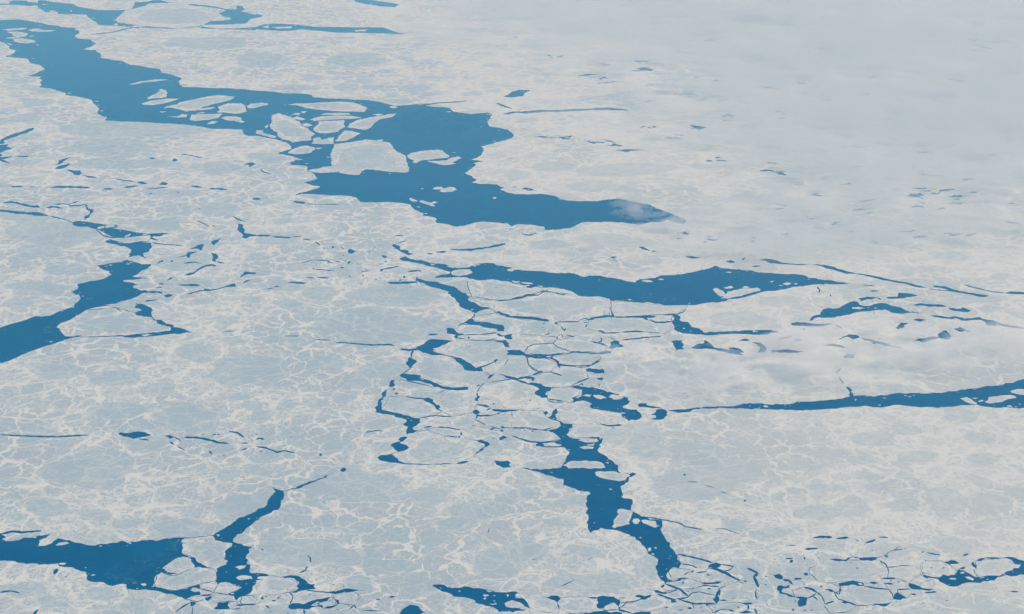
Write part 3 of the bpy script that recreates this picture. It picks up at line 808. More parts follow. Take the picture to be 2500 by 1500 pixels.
# sheets of new ice skinning over open leads
NEW_ICE = """
t30 1540,810 1640,780 1730,768 1745,790 1740,880 1640,868 1530,850
t30 1000,1100 1180,960 1400,880 1640,890 1700,935 1580,1010 1500,1100 1470,1200 1250,1190 1080,1170
t30 60,780 150,775 240,775 350,790 370,820 300,845 220,830 90,810
t20 0,540 0,500 120,440 260,390 420,330 540,300 560,330 420,375 260,430 120,495
t20 400,220 470,150 540,140 530,200 480,280 420,290
t12 1060,1415 1110,1370 1200,1380 1330,1345 1440,1350 1340,1385 1500,1380 1700,1370 1640,1400 1560,1440 1300,1430
t32 780,230 840,215 890,240 870,262 800,245
t32 970,280 1020,290 1040,350 980,360
t01 1300,1110 1600,1060 1900,1085 2150,1120 2200,1170 2100,1260 1800,1330 1500,1300 1350,1230
t12 1960,1130 2200,1140 2400,1170 2380,1230 2100,1220 1950,1180
"""
# torn places in the fog: centre and half sizes
FOG_GAPS = """
2265,470,40,14 2330,490,30,13 1990,478,18,9 2040,548,16,8 1900,502,22,7 2140,593,20,6 2350,571,30,6 1920,577,24,7 2065,450,18,6 1665,573,16,9 1740,585,20,8 1580,608,18,7 1830,590,16,8 1500,630,22,6 1690,630,22,5
1525,362,62,10 1465,350,40,8 1350,340,48,9 1780,284,16,9 1700,312,24,9 1580,303,16,9 1350,137,16,6 1480,159,22,5 1575,169,26,6 1850,58,34,8 1925,76,12,5 1670,186,11,5 1955,201,24,5 2020,125,18,4 2285,248,36,7 2185,280,20,5 1900,276,16,7 1978,212,14,4 1700,190,10,4 1780,50,24,4 1245,95,22,5 1750,390,30,7 1880,415,36,10 1640,335,30,7 2390,300,10,4 2250,420,12,5
2065,822,42,14 2035,845,34,9 1925,858,60,9 2135,840,14,8 2310,818,30,17 2250,830,38,8 2200,796,24,14 2245,782,24,7 2340,805,22,9 2070,872,24,9 1728,842,26,14 1797,852,24,10 1857,846,18,14 1660,842,20,12 2390,815,26,9 2150,862,20,6 2290,895,40,6
"""

# ---------------------------------------------------------------- materials
def new_mat(name):
    m = bpy.data.materials.new(name)
    m.use_nodes = True
    return m, m.node_tree, m.node_tree.nodes['Principled BSDF'], m.node_tree.nodes['Material Output']
class G:
    """Short hand for shader graphs."""
    def __init__(s, nt): s.nt = nt
    def n(s, t, **k):
        x = s.nt.nodes.new(t)
        for a, b in k.items(): setattr(x, a, b)
        return x
    def put(s, sock, v):
        if isinstance(v, bpy.types.NodeSocket): s.nt.links.new(v, sock)
        else: sock.default_value = v
    def m(s, op, a, b=0.0, c=0.0, clamp=False):
        x = s.n('ShaderNodeMath', operation=op, use_clamp=clamp)
        s.put(x.inputs[0], a); s.put(x.inputs[1], b); s.put(x.inputs[2], c)
        return x.outputs[0]
    def vm(s, op, a, b):
        x = s.n('ShaderNodeVectorMath', operation=op)
        s.put(x.inputs[0], a); s.put(x.inputs[1], b)
        return x.outputs[0]
    def noise(s, v, scale, detail=3.0, rough=0.55, color=False, dist=0.0):
        x = s.n('ShaderNodeTexNoise', noise_dimensions='2D')
        s.put(x.inputs['Vector'], v); x.inputs['Scale'].default_value = scale
        x.inputs['Detail'].default_value = detail; x.inputs['Roughness'].default_value = rough
        x.inputs['Distortion'].default_value = dist
        return x.outputs['Color'] if color else x.outputs['Fac']
    def vor(s, v, scale, feature='DISTANCE_TO_EDGE', out='Distance', rnd=1.0):
        x = s.n('ShaderNodeTexVoronoi', voronoi_dimensions='2D', feature=feature)
        s.put(x.inputs['Vector'], v); x.inputs['Scale'].default_value = scale
        x.inputs['Randomness'].default_value = rnd
        return x.outputs[out]
    def ss(s, v, a, b, lo=0.0, hi=1.0):
        x = s.n('ShaderNodeMapRange', interpolation_type='SMOOTHSTEP')
        s.put(x.inputs[0], v)
        x.inputs[1].default_value = a; x.inputs[2].default_value = b
        x.inputs[3].default_value = lo; x.inputs[4].default_value = hi
        return x.outputs[0]
    def mix(s, f, a, b):
        x = s.n('ShaderNodeMix', data_type='RGBA')
        s.put(x.inputs[0], f); s.put(x.inputs[6], a); s.put(x.inputs[7], b)
        return x.outputs[2]

SNOW = (0.575, 0.640, 0.645, 1)
RIDGE = (0.985, 0.965, 0.855, 1)
PAN = (0.55, 0.65, 0.665, 1)
def ice_material(name, rough_k, ridge_k, base, pan_k=1.0):
    m, nt, bsdf, out = new_mat(name)
    g = G(nt)
    pos = g.n('ShaderNodeNewGeometry').outputs['Position']
    P = g.vm('MULTIPLY', pos, (0.001, 0.001, 0.0))                       # km
    w1 = g.vm('MULTIPLY', g.vm('SUBTRACT', g.noise(P, 0.9, 4.0, 0.6, color=True), (0.5, 0.5, 0.5)), (0.62, 0.62, 0))
    w2 = g.vm('MULTIPLY', g.vm('SUBTRACT', g.noise(P, 5.0, 2.0, 0.6, color=True), (0.5, 0.5, 0.5)), (0.15, 0.15, 0))
    Q = g.vm('ADD', g.vm('ADD', P, w1), w2)
    xs = g.n('ShaderNodeSeparateXYZ'); g.put(xs.inputs[0], P)
    ex = g.m('MULTIPLY_ADD', xs.outputs[1], 0.17, xs.outputs[0])         # east of the line the snow tone turns lighter and warmer
    east = g.ss(g.m('MULTIPLY_ADD', g.m('SUBTRACT', g.noise(P, 0.14, 3.0), 0.5), 9.0, ex), 2.0, 8.5, 0, 1)
    zone = g.ss(g.m('MULTIPLY_ADD', east, 0.07, g.noise(P, 0.42, 3.0, 0.6)), 0.40, 0.62)                  # 0 level ice ... 1 rubble fields
    zone2 = g.ss(g.noise(P, 1.5, 2.0, 0.5), 0.38, 0.66)
    thick = g.m('MULTIPLY', g.ss(g.noise(P, 2.3, 2.0), 0.35, 0.7, 0.4, 1.5), g.m('MULTIPLY_ADD', xs.outputs[1], 0.046, 0.28))
    fat = g.m('MULTIPLY', g.ss(g.noise(P, 6.0, 2.0), 0.3, 0.7, 0.6, 1.3), g.m('MULTIPLY_ADD', zone, 0.7, 0.8))
    e1 = g.m('DIVIDE', g.vor(Q, 1.15), thick)
    e2 = g.m('DIVIDE', g.vor(Q, 2.7), g.m('MULTIPLY', thick, fat))
    e3 = g.m('DIVIDE', g.vor(g.vm('ADD', Q, w2), 6.4), fat)
    fine = g.m('SUBTRACT', g.noise(P, 16.0, 3.0, 0.65), 0.5)
    rag = g.m('SUBTRACT', g.noise(P, 9.0, 4.0, 0.7), 0.5)
    e2 = g.m('MULTIPLY_ADD', rag, 0.16, e2)
    e3 = g.m('MULTIPLY_ADD', rag, 0.12, e3)
    r1 = g.ss(e1, 0.013, 0.036, 1, 0)
    r2 = g.ss(e2, 0.028, 0.090, 1, 0)
    r3 = g.ss(e3, 0.03, 0.095, 1, 0)
    e4 = g.vor(g.vm('ADD', Q, g.vm('MULTIPLY', w2, (1.2, 1.2, 0))), 11.5)
    r4 = g.ss(e4, 0.03, 0.16, 1, 0)
    k2 = g.m('MULTIPLY_ADD', zone2, 0.50, 0.62)
    k3 = g.m('MULTIPLY_ADD', g.m('MULTIPLY', zone, zone2), 0.50, 0.48)
    t = g.m('MAXIMUM', r1, g.m('MULTIPLY', r2, k2))
    t = g.m('MAXIMUM', t, g.m('MULTIPLY', r3, k3))
    t = g.m('MAXIMUM', t, g.m('MULTIPLY', r4, g.m('MULTIPLY_ADD', zone, 0.46, 0.16)))
    streak = g.m('SUBTRACT', g.noise(g.vm('MULTIPLY', P, (1.0, 2.6, 0)), 7.0, 3.0, 0.6), 0.5)
    t = g.m('MULTIPLY', t, ridge_k)
    # level cells: each frozen-in floe has its own grey
    cell = g.n('ShaderNodeSeparateColor')
    g.put(cell.inputs[0], g.vor(Q, 2.7, 'F1', 'Color'))
    cell1 = g.n('ShaderNodeSeparateColor')
    g.put(cell1.inputs[0], g.vor(Q, 1.15, 'F1', 'Color'))
    lev = g.m('MULTIPLY_ADD', g.ss(cell.outputs[0], 0.35, 0.9), 0.6, g.m('MULTIPLY', g.ss(cell1.outputs[1], 0.4, 0.8), 0.4))
    lev = g.m('MULTIPLY', lev, g.m('MULTIPLY_ADD', zone, -0.65, 1.0))
    lev = g.m('MULTIPLY', lev, pan_k, clamp=True)
    c0 = g.mix(g.m('MULTIPLY', lev, g.m('MULTIPLY_ADD', east, -0.4, 1.0)), g.mix(g.m('MULTIPLY', east, 0.62), base, (0.83, 0.825, 0.735, 1)), PAN)
    tt = g.m('ADD', t, g.m('MULTIPLY', g.m('MULTIPLY_ADD', zone, 0.75, 0.25), g.m('MULTIPLY_ADD', streak, 0.6, fine)), clamp=False)
    tt = g.m('MULTIPLY_ADD', g.m('MULTIPLY', zone, g.m('MULTIPLY_ADD', east, 0.7, 0.6)), 0.20 * rough_k, tt)
    tt = g.m('MAXIMUM', tt, -0.3)
    pos_t = g.m('MAXIMUM', tt, 0.0, clamp=True)
    c1 = g.mix(pos_t, c0, RIDGE)
    neg = g.m('MULTIPLY', g.m('MINIMUM', tt, 0.0), -1.6, clamp=True)
    c2 = g.mix(neg, c1, (0.48, 0.58, 0.63, 1))
    # snow tone is lighter and a little warmer towards the east
    c3 = c2
    oi = g.n('ShaderNodeObjectInfo').outputs['Random']
    if name == 'floe_snow':
        c3 = g.mix(g.m('MULTIPLY', oi, 0.35), c3, (0.80, 0.79, 0.76, 1))
    nt.links.new(c3, bsdf.inputs['Base Color'])
    bsdf.inputs['Roughness'].default_value = 0.85
    bsdf.inputs['Specular IOR Level'].default_value = 0.15
    return m
M_SNOW = ice_material('pack_snow', 1.0, 1.0, SNOW)
M_PAN = ice_material('level_ice', 0.25, 0.40, (0.555, 0.655, 0.67, 1), 0.9)
M_FLOE = ice_material('floe_snow', 0.9, 1.05, (0.62, 0.68, 0.68, 1), 0.9)
def ridge_material():
    m, nt, bsdf, out = new_mat('ridge_snow')
    g = G(nt)
    P = g.vm('MULTIPLY', g.n('ShaderNodeNewGeometry').outputs['Position'], (0.001, 0.001, 0.0))
    f = g.ss(g.noise(P, 9.0, 4.0, 0.7), 0.36, 0.62)
    nt.links.new(g.mix(f, (0.63, 0.675, 0.68, 1), (0.95, 0.93, 0.835, 1)), bsdf.inputs['Base Color'])
    bsdf.inputs['Roughness'].default_value = 0.9
    bsdf.inputs['Specular IOR Level'].default_value = 0.15
    return m
M_RIDGE = ridge_material()
def side_material():
    m, nt, bsdf, out = new_mat('ice_edge')
    bsdf.inputs['Base Color'].default_value = (0.45, 0.62, 0.68, 1)
    bsdf.inputs['Roughness'].default_value = 0.5
    return m
M_SIDE = side_material()
def sea_material():
    m, nt, bsdf, out = new_mat('sea_water')
    g = G(nt)
    P = g.vm('MULTIPLY', g.n('ShaderNodeNewGeometry').outputs['Position'], (0.001, 0.001, 0.0))
    a = g.ss(g.noise(P, 1.1, 4.0, 0.6, dist=0.8), 0.35, 0.75)
    b = g.ss(g.noise(g.vm('MULTIPLY', P, (1, 2, 0)), 4.0, 4.0, 0.65), 0.52, 0.78)
    c = g.mix(a, (0.0004, 0.082, 0.215, 1), (0.0008, 0.108, 0.268, 1))
    c = g.mix(g.m('MULTIPLY', b, 0.6), c, (0.014, 0.132, 0.275, 1))
    nt.links.new(c, bsdf.inputs['Base Color'])
    bsdf.inputs['Roughness'].default_value = 0.16
    bsdf.inputs['IOR'].default_value = 1.33
    bsdf.inputs['Specular IOR Level'].default_value = 0.35
    bmp = g.n('ShaderNodeBump')
    bmp.inputs['Strength'].default_value = 0.05
    bmp.inputs['Distance'].default_value = 20.0
    nt.links.new(g.noise(P, 22.0, 3.0, 0.6), bmp.inputs['Height'])
    nt.links.new(bmp.outputs[0], bsdf.inputs['Normal'])
    return m
M_SEA = sea_material()

def link(name, me, parent=None, loc=None):
    o = bpy.data.objects.new(name, me)
    S.collection.objects.link(o)
    if parent is not None: o.parent = parent
    if loc is not None: o.location = loc
    return o

# ---------------------------------------------------------------- the sea
me = bpy.data.meshes.new('sea')
R = 190000.0
vs = [(0.0, 0.0, 0.0)]
fs = []
for i in range(96):
    a = 2 * math.pi * i / 96
    vs.append((R * math.cos(a), R * math.sin(a), 0.0))
    fs.append((0, 1 + i, 1 + (i + 1) % 96))
me.from_pydata(vs, [], fs)
me.materials.append(M_SEA)
sea = link('sea', me)
sea['kind'] = 'structure'

# ---------------------------------------------------------------- plan of the ice: one triangulation of every outline
polys = []                                                               # (type, points in km)
for l in WATER.strip().split('\n'):
    polys.append(('w', rough(unproject(beyond(parse(l))) / 1000.0, amp=0.14)))
GAPS = []
for s in FOG_GAPS.split():
    x_, y_, rx_, ry_ = map(float, s.split(','))
    for _i in range(3 if rx_ < 30 else 5):
        GAPS.append((x_ + rx_ * rng.normal(0, 0.55), y_ + ry_ * rng.normal(0, 0.55), rx_ * rng.uniform(0.35, 0.9), ry_ * rng.uniform(0.3, 0.7)))
for x_, y_, rx_, ry_ in GAPS:
    if y_ < 700 and rng.random() < 0.9:
        a_ = np.linspace(0, 2 * np.pi, 14, endpoint=False)
        r_ = 0.72 * rng.uniform(0.25, 1.2, 14)
        polys.append(('w', rough(unproject(np.stack([x_ + rx_ * r_ * np.cos(a_), y_ + 0.12 * rx_ * r_ * np.cos(a_) * rng.normal() + 0.62 * ry_ * r_ * np.sin(a_)], 1)) / 1000.0, amp=0.16)))
for _i in range(110):                                                    # narrow cracks under the fog bank
    x_ = rng.uniform(1400, 2480); y_ = rng.uniform(10, 590)
    if y_ > 250 and x_ < 1900: continue
    rx_ = rng.uniform(5, 26); ry_ = rng.uniform(0.8, 2.6)
    s_ = rng.normal(0, 0.14)
    q_ = np.linspace(-1, 1, 8)
    w_ = ry_ * (1 - q_ ** 2) * rng.uniform(0.4, 1.2, 8) + 0.25
    mid_ = y_ + rx_ * q_ * s_ + rng.normal(0, 1.0, 8)
    polys.append(('w', rough(unproject(np.concatenate([np.stack([x_ + rx_ * q_, mid_ - w_], 1), np.stack([x_ + rx_ * q_, mid_ + w_], 1)[::-1]])) / 1000.0, amp=0.1)))
for x0_, y0_, x1_, y1_, n_ in ((1650, 1400, 1880, 1500, 46), (1880, 1330, 2330, 1495, 60), (640, 1420, 860, 1500, 30), (760, 600, 980, 700, 34), (430, 1060, 720, 1110, 16), (1080, 960, 1330, 1110, 30), (350, 470, 560, 560, 14), (1270, 780, 1420, 830, 14), (2050, 720, 2300, 780, 14)):
    for _i in range(n_):
        x_, y_ = rng.uniform(x0_, x1_), rng.uniform(y0_, y1_)
        a_ = np.linspace(0, 2 * np.pi, 7, endpoint=False)
        r_ = rng.uniform(0.35, 1.2, 7)
        rx_ = rng.uniform(1.2, 4.5); ry_ = rx_ * rng.uniform(0.22, 0.6)
        polys.append(('w', unproject(np.stack([x_ + rx_ * r_ * np.cos(a_), y_ + ry_ * r_ * np.sin(a_)], 1)) / 1000.0))
for l in FLOES.strip().split('\n'):
    polys.append(('f', rough(unproject(beyond(parse(l))) / 1000.0, amp=0.12)))
for l in PLATES.strip().split('\n'):
    polys.append(('q', rough(unproject(beyond(parse(l))) / 1000.0, amp=0.06)))
for l in CRACKS.strip().split('\n'):
    polys.append(('c', unproject(beyond(ribbon(l))) / 1000.0))

hair = np.random.default_rng(77)
for t_, p_ in list(polys):                                               # hairline cracks run round the loosened plates, opening and closing
    if t_ != 'q': continue
    q_ = project(p_ * 1000.0)
    n_ = len(q_)
    i_ = int(hair.integers(0, n_))
    left_ = n_
    while left_ > 3:
        k_ = int(min(left_, hair.integers(4, 15)))
        if hair.random() < 0.74:
            l_ = q_[[(i_ + j) % n_ for j in range(k_)]]
            tt_ = np.gradient(l_, axis=0)
            tt_ /= np.maximum(np.hypot(tt_[:, 0], tt_[:, 1]), 1e-6)[:, None]
            nn_ = np.stack([-tt_[:, 1], tt_[:, 0]], 1)
            ss_ = np.linspace(0, 1, k_)
            ww_ = (hair.uniform(0.35, 1.15) * np.clip(np.minimum(ss_, 1 - ss_) * 5 + 0.2, 0.2, 1) * hair.uniform(0.5, 1.3, k_))[:, None]
            polys.append(('c', unproject(np.concatenate([l_ + nn_ * ww_, (l_ - nn_ * ww_)[::-1]])) / 1000.0))
        i_ += k_ - 1
        left_ -= k_ - 1

def blob(cx, cy, rx, ry, rot=0.0, n=30):
    a = np.linspace(0, 2 * np.pi, n, endpoint=False) + rng.uniform(0, 0.2)
    r = np.ones(n)
    for k, s in ((2, 0.09), (3, 0.08), (4, 0.05), (5, 0.05), (7, 0.03), (11, 0.02)):
        r += s * rng.normal() * np.cos(k * a + rng.uniform(0, 6.28))
    x, y = rx * r * np.cos(a), ry * r * np.sin(a)
    c, s = math.cos(rot), math.sin(rot)
    return np.stack([cx + x * c - y * s, cy + x * s + y * c], 1)
pan_c = []
def add_pan(p):
    c = p.mean(0)
    d = p - c
    w = np.hypot(d[:, 0], d[:, 1])
    n = len(p)
    a = np.linspace(0, 2 * np.pi, n, endpoint=False)
    rimw = np.zeros(n)
    for k in (1, 2, 3, 5, 8):
        rimw += rng.normal(0, 0.5) * np.cos(k * a + rng.uniform(0, 6.28))
    rimw = np.clip(0.016 + 0.014 * rimw, 0.001, 0.05)
    polys.append(('p', p))
    polys.append(('r', c + d * (1 + rimw / np.maximum(w, 1e-3))[:, None]))
    pan_c.append((c[0], c[1], w.mean()))
inner = {}
for kf, l in enumerate(FLOES.strip().split('\n') + PLATES.strip().split('\n')):
    q = parse(l)
    if np.ptp(q[:, 0]) * np.ptp(q[:, 1]) > 420:
        g_ = unproject(beyond(q)) / 1000.0
        c_ = g_.mean(0)
        d_ = g_ - c_
        d_ = (d_ + np.roll(d_, 1, 0) + np.roll(d_, -1, 0)) / 3
        g_ = rough(c_ + d_ * rng.uniform(0.62, 0.74), amp=0.08)
        polys.append(('p', g_))
        inner[kf + 1] = rough(c_ + (unproject(beyond(q)) / 1000.0 - c_) * rng.uniform(0.84, 0.90), amp=0.2)
        polys.append(('s', inner[kf + 1]))
        pan_c.append((c_[0], c_[1], 0.6 * np.hypot(d_[:, 0], d_[:, 1]).mean()))
for tok in PANS.split():
    cx, cy_, rx, ry = map(float, tok.split(','))
    add_pan(unproject(beyond(blob(cx, cy_, rx, ry))) / 1000.0)
n_traced = len(pan_c)
tries = 0
extra = 0
while extra < 330 and tries < 9000:
    tries += 1
    px = np.array([[rng.uniform(-150, 2650), 1560 - 1480 * rng.uniform(0, 1) ** 1.15]])
    g0 = unproject(px)[0] / 1000.0
    r = 0.11 * rng.pareto(1.7) + 0.14
    r *= 1 + np.hypot(*g0) / 60
    if r > 0.75: continue
    if any((g0[0] - a) ** 2 + (g0[1] - b) ** 2 < ((r + c) * 1.12) ** 2 for a, b, c in pan_c): continue
    q = rng.uniform(0.62, 0.95)
    add_pan(blob(g0[0], g0[1], r, r * q, rng.uniform(0, 3.14), 22))
    extra += 1

V, E, P0 = [], [], []
for t, p in polys:
    b = len(V)
    V += [Vector((float(x), float(y))) for x, y in p]
    n = len(p)
    E += [(b + i, b + (i + 1) % n) for i in range(n)]
outer = np.array([(-178, -40), (178, -40), (178, -40 + 1), (120, 130), (-120, 130), (-178, -39)], float)
b = len(V)
V += [Vector((float(x), float(y))) for x, y in outer]
E += [(b + i, b + (i + 1) % len(outer)) for i in range(len(outer))]
cv, ce, cf, _1, _2, _3 = delaunay_2d_cdt(V, E, [], 0, 1e-5)
cv = np.array([tuple(v) for v in cv])
tri = np.array([tuple(f) for f in cf])
cen = cv[tri].mean(1)
e1 = cv[tri[:, 1]] - cv[tri[:, 0]]
e2 = cv[tri[:, 2]] - cv[tri[:, 0]]
area2 = e1[:, 0] * e2[:, 1] - e1[:, 1] * e2[:, 0]
tri[area2 < 0] = tri[area2 < 0][:, ::-1]
tarea = np.abs(area2) / 2
def inside(p):
    lo, hi = p.min(0), p.max(0)
    idx = np.nonzero((cen[:, 0] >= lo[0]) & (cen[:, 0] <= hi[0]) & (cen[:, 1] >= lo[1]) & (cen[:, 1] <= hi[1]))[0]
    if not len(idx): return idx
    c = cen[idx]
    wn_ = np.zeros(len(idx), int)
    q = np.roll(p, -1, 0)
    for (x0, y0), (x1, y1) in zip(p, q):
        left = (x1 - x0) * (c[:, 1] - y0) - (c[:, 0] - x0) * (y1 - y0)
        wn_ += ((y0 <= c[:, 1]) & (y1 > c[:, 1]) & (left > 0)).astype(int)
        wn_ -= ((y0 > c[:, 1]) & (y1 <= c[:, 1]) & (left < 0)).astype(int)
    return idx[wn_ != 0]
NT = len(tri)
ice = np.zeros(NT, bool)
ice[inside(outer)] = True
floe = np.zeros(NT, int)
pan = np.full(NT, -1)
rim = np.zeros(NT, bool)
for t, p in polys:
    if t == 'w': ice[inside(p)] = False
k = 0
for t, p in polys:
    if t == 'f':
        k += 1
        i = inside(p)
        i = i[floe[i] == 0]
        floe[i] = k
        ice[i] = True
for t, p in polys:
    if t == 'c': ice[inside(p)] = False
N_LOOSE = k                                                              # floes afloat in leads; plates come after
for t, p in polys:
    if t == 'q':
        k += 1
        i = inside(p)
        i = i[ice[i] & (floe[i] == 0)]
        floe[i] = k
k = 0
for t, p in polys:
    if t == 'p':
        i = inside(p); i = i[(pan[i] < 0) & (ice[i])]
        pan[i] = k
        k += 1
    elif t == 'r':
        i = inside(p); rim[i[pan[i] < 0]] = True

edge = np.zeros(NT, bool)                                                # the snowy rim of each larger floe and plate
for kf, p in inner.items():
    core_ = np.zeros(NT, bool)
    core_[inside(p)] = True
    edge |= (floe == kf) & ~core_
# connected pieces of ice: each is a thing of its own
und = {}
adj = []
for f in range(NT):
    if not ice[f]: continue
    a, b_, c = tri[f]
    for u, v in ((a, b_), (b_, c), (c, a)):
        key = (u, v) if u < v else (v, u)
        o = und.get(key)
        if o is None: und[key] = f
        elif floe[o] == floe[f]: adj.append((o, f))
root = np.arange(NT)
def find(i):
    while root[i] != i:
        root[i] = root[root[i]]
        i = root[i]
    return i
for a, b_ in adj:
    a, b_ = find(a), find(b_)
    if a != b_: root[a] = b_
comp = {}
for f in np.nonzero(ice)[0]:
    comp.setdefault(find(f), []).append(f)
comps = sorted(comp.values(), key=lambda fs: -tarea[fs].sum())

def ice_mesh(name, faces, top, bottom, mats, mat_of, origin=(0.0, 0.0)):
    """Top sheet with side walls down to the waterline."""
    faces = np.asarray(faces)
    T = tri[faces]
    used, inv = np.unique(T, return_inverse=True)
    T = inv.reshape(T.shape)
    n = len(used)
    xy = cv[used] * 1000.0 - np.array(origin)
    edges = np.concatenate([T[:, [0, 1]], T[:, [1, 2]], T[:, [2, 0]]])
    have = {(int(a), int(b)) for a, b in edges}
    border = [(a, b) for a, b in have if (b, a) not in have]
    verts = [(x, y, top) for x, y in xy] + [(x, y, bottom) for x, y in xy]
    walls = [(b, a, a + n, b + n) for a, b in border]
    me = bpy.data.meshes.new(name)
    me.from_pydata(verts, [], [tuple(map(int, t)) for t in T] + walls)
    for m in mats: me.materials.append(m)
    mi = np.concatenate([[mat_of[f] for f in faces], np.full(len(walls), len(mats) - 1)]).astype(np.int32)
    me.polygons.foreach_set('material_index', mi)
    me.update()
    return me
back = []                                                                # crumbs of plates go back to the sheet
floes = []
for fs in comps[1:]:
    fs = np.array(fs)
    A = tarea[fs].sum()
    pc = project((cen[fs] * tarea[fs][:, None]).sum(0)[None] / A * 1000.0)[0]
    vpx = project(cv[np.unique(tri[fs])] * 1000.0)
    w, h = np.ptp(vpx[:, 0]), np.ptp(vpx[:, 1])
    if w * h < (14 if floe[fs[0]] <= N_LOOSE else 120) or w < 5 or h < 2:
        if floe[fs[0]] > N_LOOSE: back.append(fs)
        continue
    floes.append((fs, A, pc, w, h))
rim_i = rim.astype(int)
sheet = np.concatenate([np.array(comps[0])] + back)

def build_ice(name, fs, mat, origin, thing_tag):
    """One body of ice: its own mesh, and under it the level pans frozen into it."""
    pans = {}
    for f in fs:
        if pan[f] >= 0: pans.setdefault(pan[f], []).append(f)
    keep = {}
    for p, q in pans.items():
        a = tarea[q].sum()
        if a > 0.35 * tarea[pan == p].sum() and a > 0.012 and (name == 'ice_sheet' or a < 0.8 * tarea[fs].sum()):
            keep[p] = (a, q)
    taken = {f for a, q in keep.values() for f in q}
    brim = [f for f in fs if edge[f] and f not in taken] if name != 'ice_sheet' else []
    if brim and (tarea[brim].sum() < 0.04 * tarea[fs].sum() or len(brim) + len(taken) >= len(fs)): brim = []
    taken |= set(brim)
    rest = [f for f in fs if f not in taken]
    body = link(name, ice_mesh(name, rest, 3.0, -1.5, [mat, M_RIDGE, M_SIDE], rim_i, origin), None, (origin[0], origin[1], 0.0))
    thing_tag(body)
    def view(q):
        p = project(cv[np.unique(tri[q])] * 1000.0)
        p = p[(p[:, 0] > 0) & (p[:, 0] < 2500) & (p[:, 1] > 0) & (p[:, 1] < 1500)]
        return np.ptp(p[:, 0]) * np.ptp(p[:, 1]) if len(p) > 2 else 0
    if brim: link('snow_rim', ice_mesh('snow_rim', brim, 3.8, -1.4, [M_RIDGE, M_SIDE], np.zeros(NT, int), origin), body)
    order = sorted(keep.values(), key=lambda v: -view(v[1]))
    for a, q in order[:100]:
        o = link('level_pan', ice_mesh('level_pan', q, 3.4, 1.0, [M_PAN], np.zeros(NT, int), origin), body)
    if len(order) > 100:
        q = [f for a, q in order[100:] for f in q]
        o = link('level_pan', ice_mesh('level_pan', q, 3.4, 1.0, [M_PAN], np.zeros(NT, int), origin), body)
        o['kind'] = 'stuff'
    return body
def tag_sheet(o): o['kind'] = 'structure'
build_ice('ice_sheet', sheet, M_SNOW, (0.0, 0.0), tag_sheet)

# ---------------------------------------------------------------- floes: names that tell them apart
PLACES = [   # (x, y in the survey, what the place is called, the group)
    (140, 30, 'the narrow lead in the top left corner'), (400, 35, 'the pack between top left leads'), (650, 66, 'the thin far lead along the top'), (880, 74, 'the thin far lead along the top'),
    (60, 85, 'the head of the great lead'), (440, 245, 'the great blue lead'), (560, 280, 'the great blue lead'), (360, 200, 'the great blue lead'),
    (740, 300, 'the jumbled middle of the great lead'), (850, 300, 'the jumbled middle of the great lead'), (960, 262, 'the jumbled middle of the great lead'),
    (880, 385, 'the broad lower pool of the great lead'), (1080, 390, 'the broad lower pool of the great lead'), (1050, 480, 'the broad lower pool of the great lead'), (1200, 484, 'the broad lower pool of the great lead'),
    (270, 560, 'the small leads on the left'), (320, 590, 'the small leads on the left'), (300, 750, 'the bent lead at the left edge'), (350, 800, 'the bent lead at the left edge'),
    (1120, 660, 'the west end of curved middle lead'), (1250, 680, 'the west end of curved middle lead'), (1350, 705, 'the curved middle lead'), (1580, 687, 'the curved middle lead'),
    (1800, 710, 'the east end of curved middle lead'), (1920, 694, 'the east end of curved middle lead'),
    (2094, 753, 'the small leads by the right edge'), (2230, 760, 'the small leads by the right edge'),
    (2380, 978, 'the long lead at the right edge'), (2130, 977, 'the long lead at the right edge'), (1850, 997, 'the long lead at the right edge'),
    (1050, 850, 'the cracked plates of the centre'), (1180, 930, 'the cracked plates of the centre'), (1000, 990, 'the cracked plates of the centre'), (1100, 1100, 'the cracked plates of the centre'),
    (1320, 760, 'the mosaic east of the centre'), (1420, 870, 'the mosaic east of the centre'), (1560, 790, 'the mosaic east of the centre'), (1300, 930, 'the mosaic east of the centre'),
    (1470, 970, 'the pool where three leads meet'), (1430, 1080, 'the head of the dark winding lead'), (1330, 1050, 'the head of the dark winding lead'), (1450, 1145, 'the head of the dark winding lead'),
    (1540, 1265, 'the waist of the dark winding lead'), (1590, 1345, 'the waist of the dark winding lead'), (1690, 1430, 'the rubble below winding lead'), (1780, 1400, 'the rubble below winding lead'), (1600, 1470, 'the rubble below winding lead'),
    (1960, 1430, 'the broken lower right corner'), (2130, 1440, 'the broken lower right corner'), (2250, 1400, 'the broken lower right corner'), (2400, 1390, 'the broken lower right corner'), (2100, 1360, 'the broken lower right corner'),
    (1200, 1455, 'the bottom edge pool'), (1030, 1500, 'the bottom edge pool'), (1350, 1475, 'the broken bottom edge strip'), (1480, 1475, 'the broken bottom edge strip'),
    (120, 1325, 'the dark lead of the lower left corner'), (450, 1400, 'the floe field of the lower left'), (560, 1420, 'the floe field of the lower left'), (590, 1400, 'the floe field of the lower left'), (530, 1300, 'the floe field of the lower left'),
    (760, 1450, 'the crushed lower left ice'), (700, 1450, 'the crushed lower left ice')]
ORD = ['', 'second', 'third', 'fourth', 'fifth', 'sixth', 'seventh', 'eighth', 'ninth', 'tenth', 'eleventh', 'twelfth', 'thirteenth', 'fourteenth']
rows = []
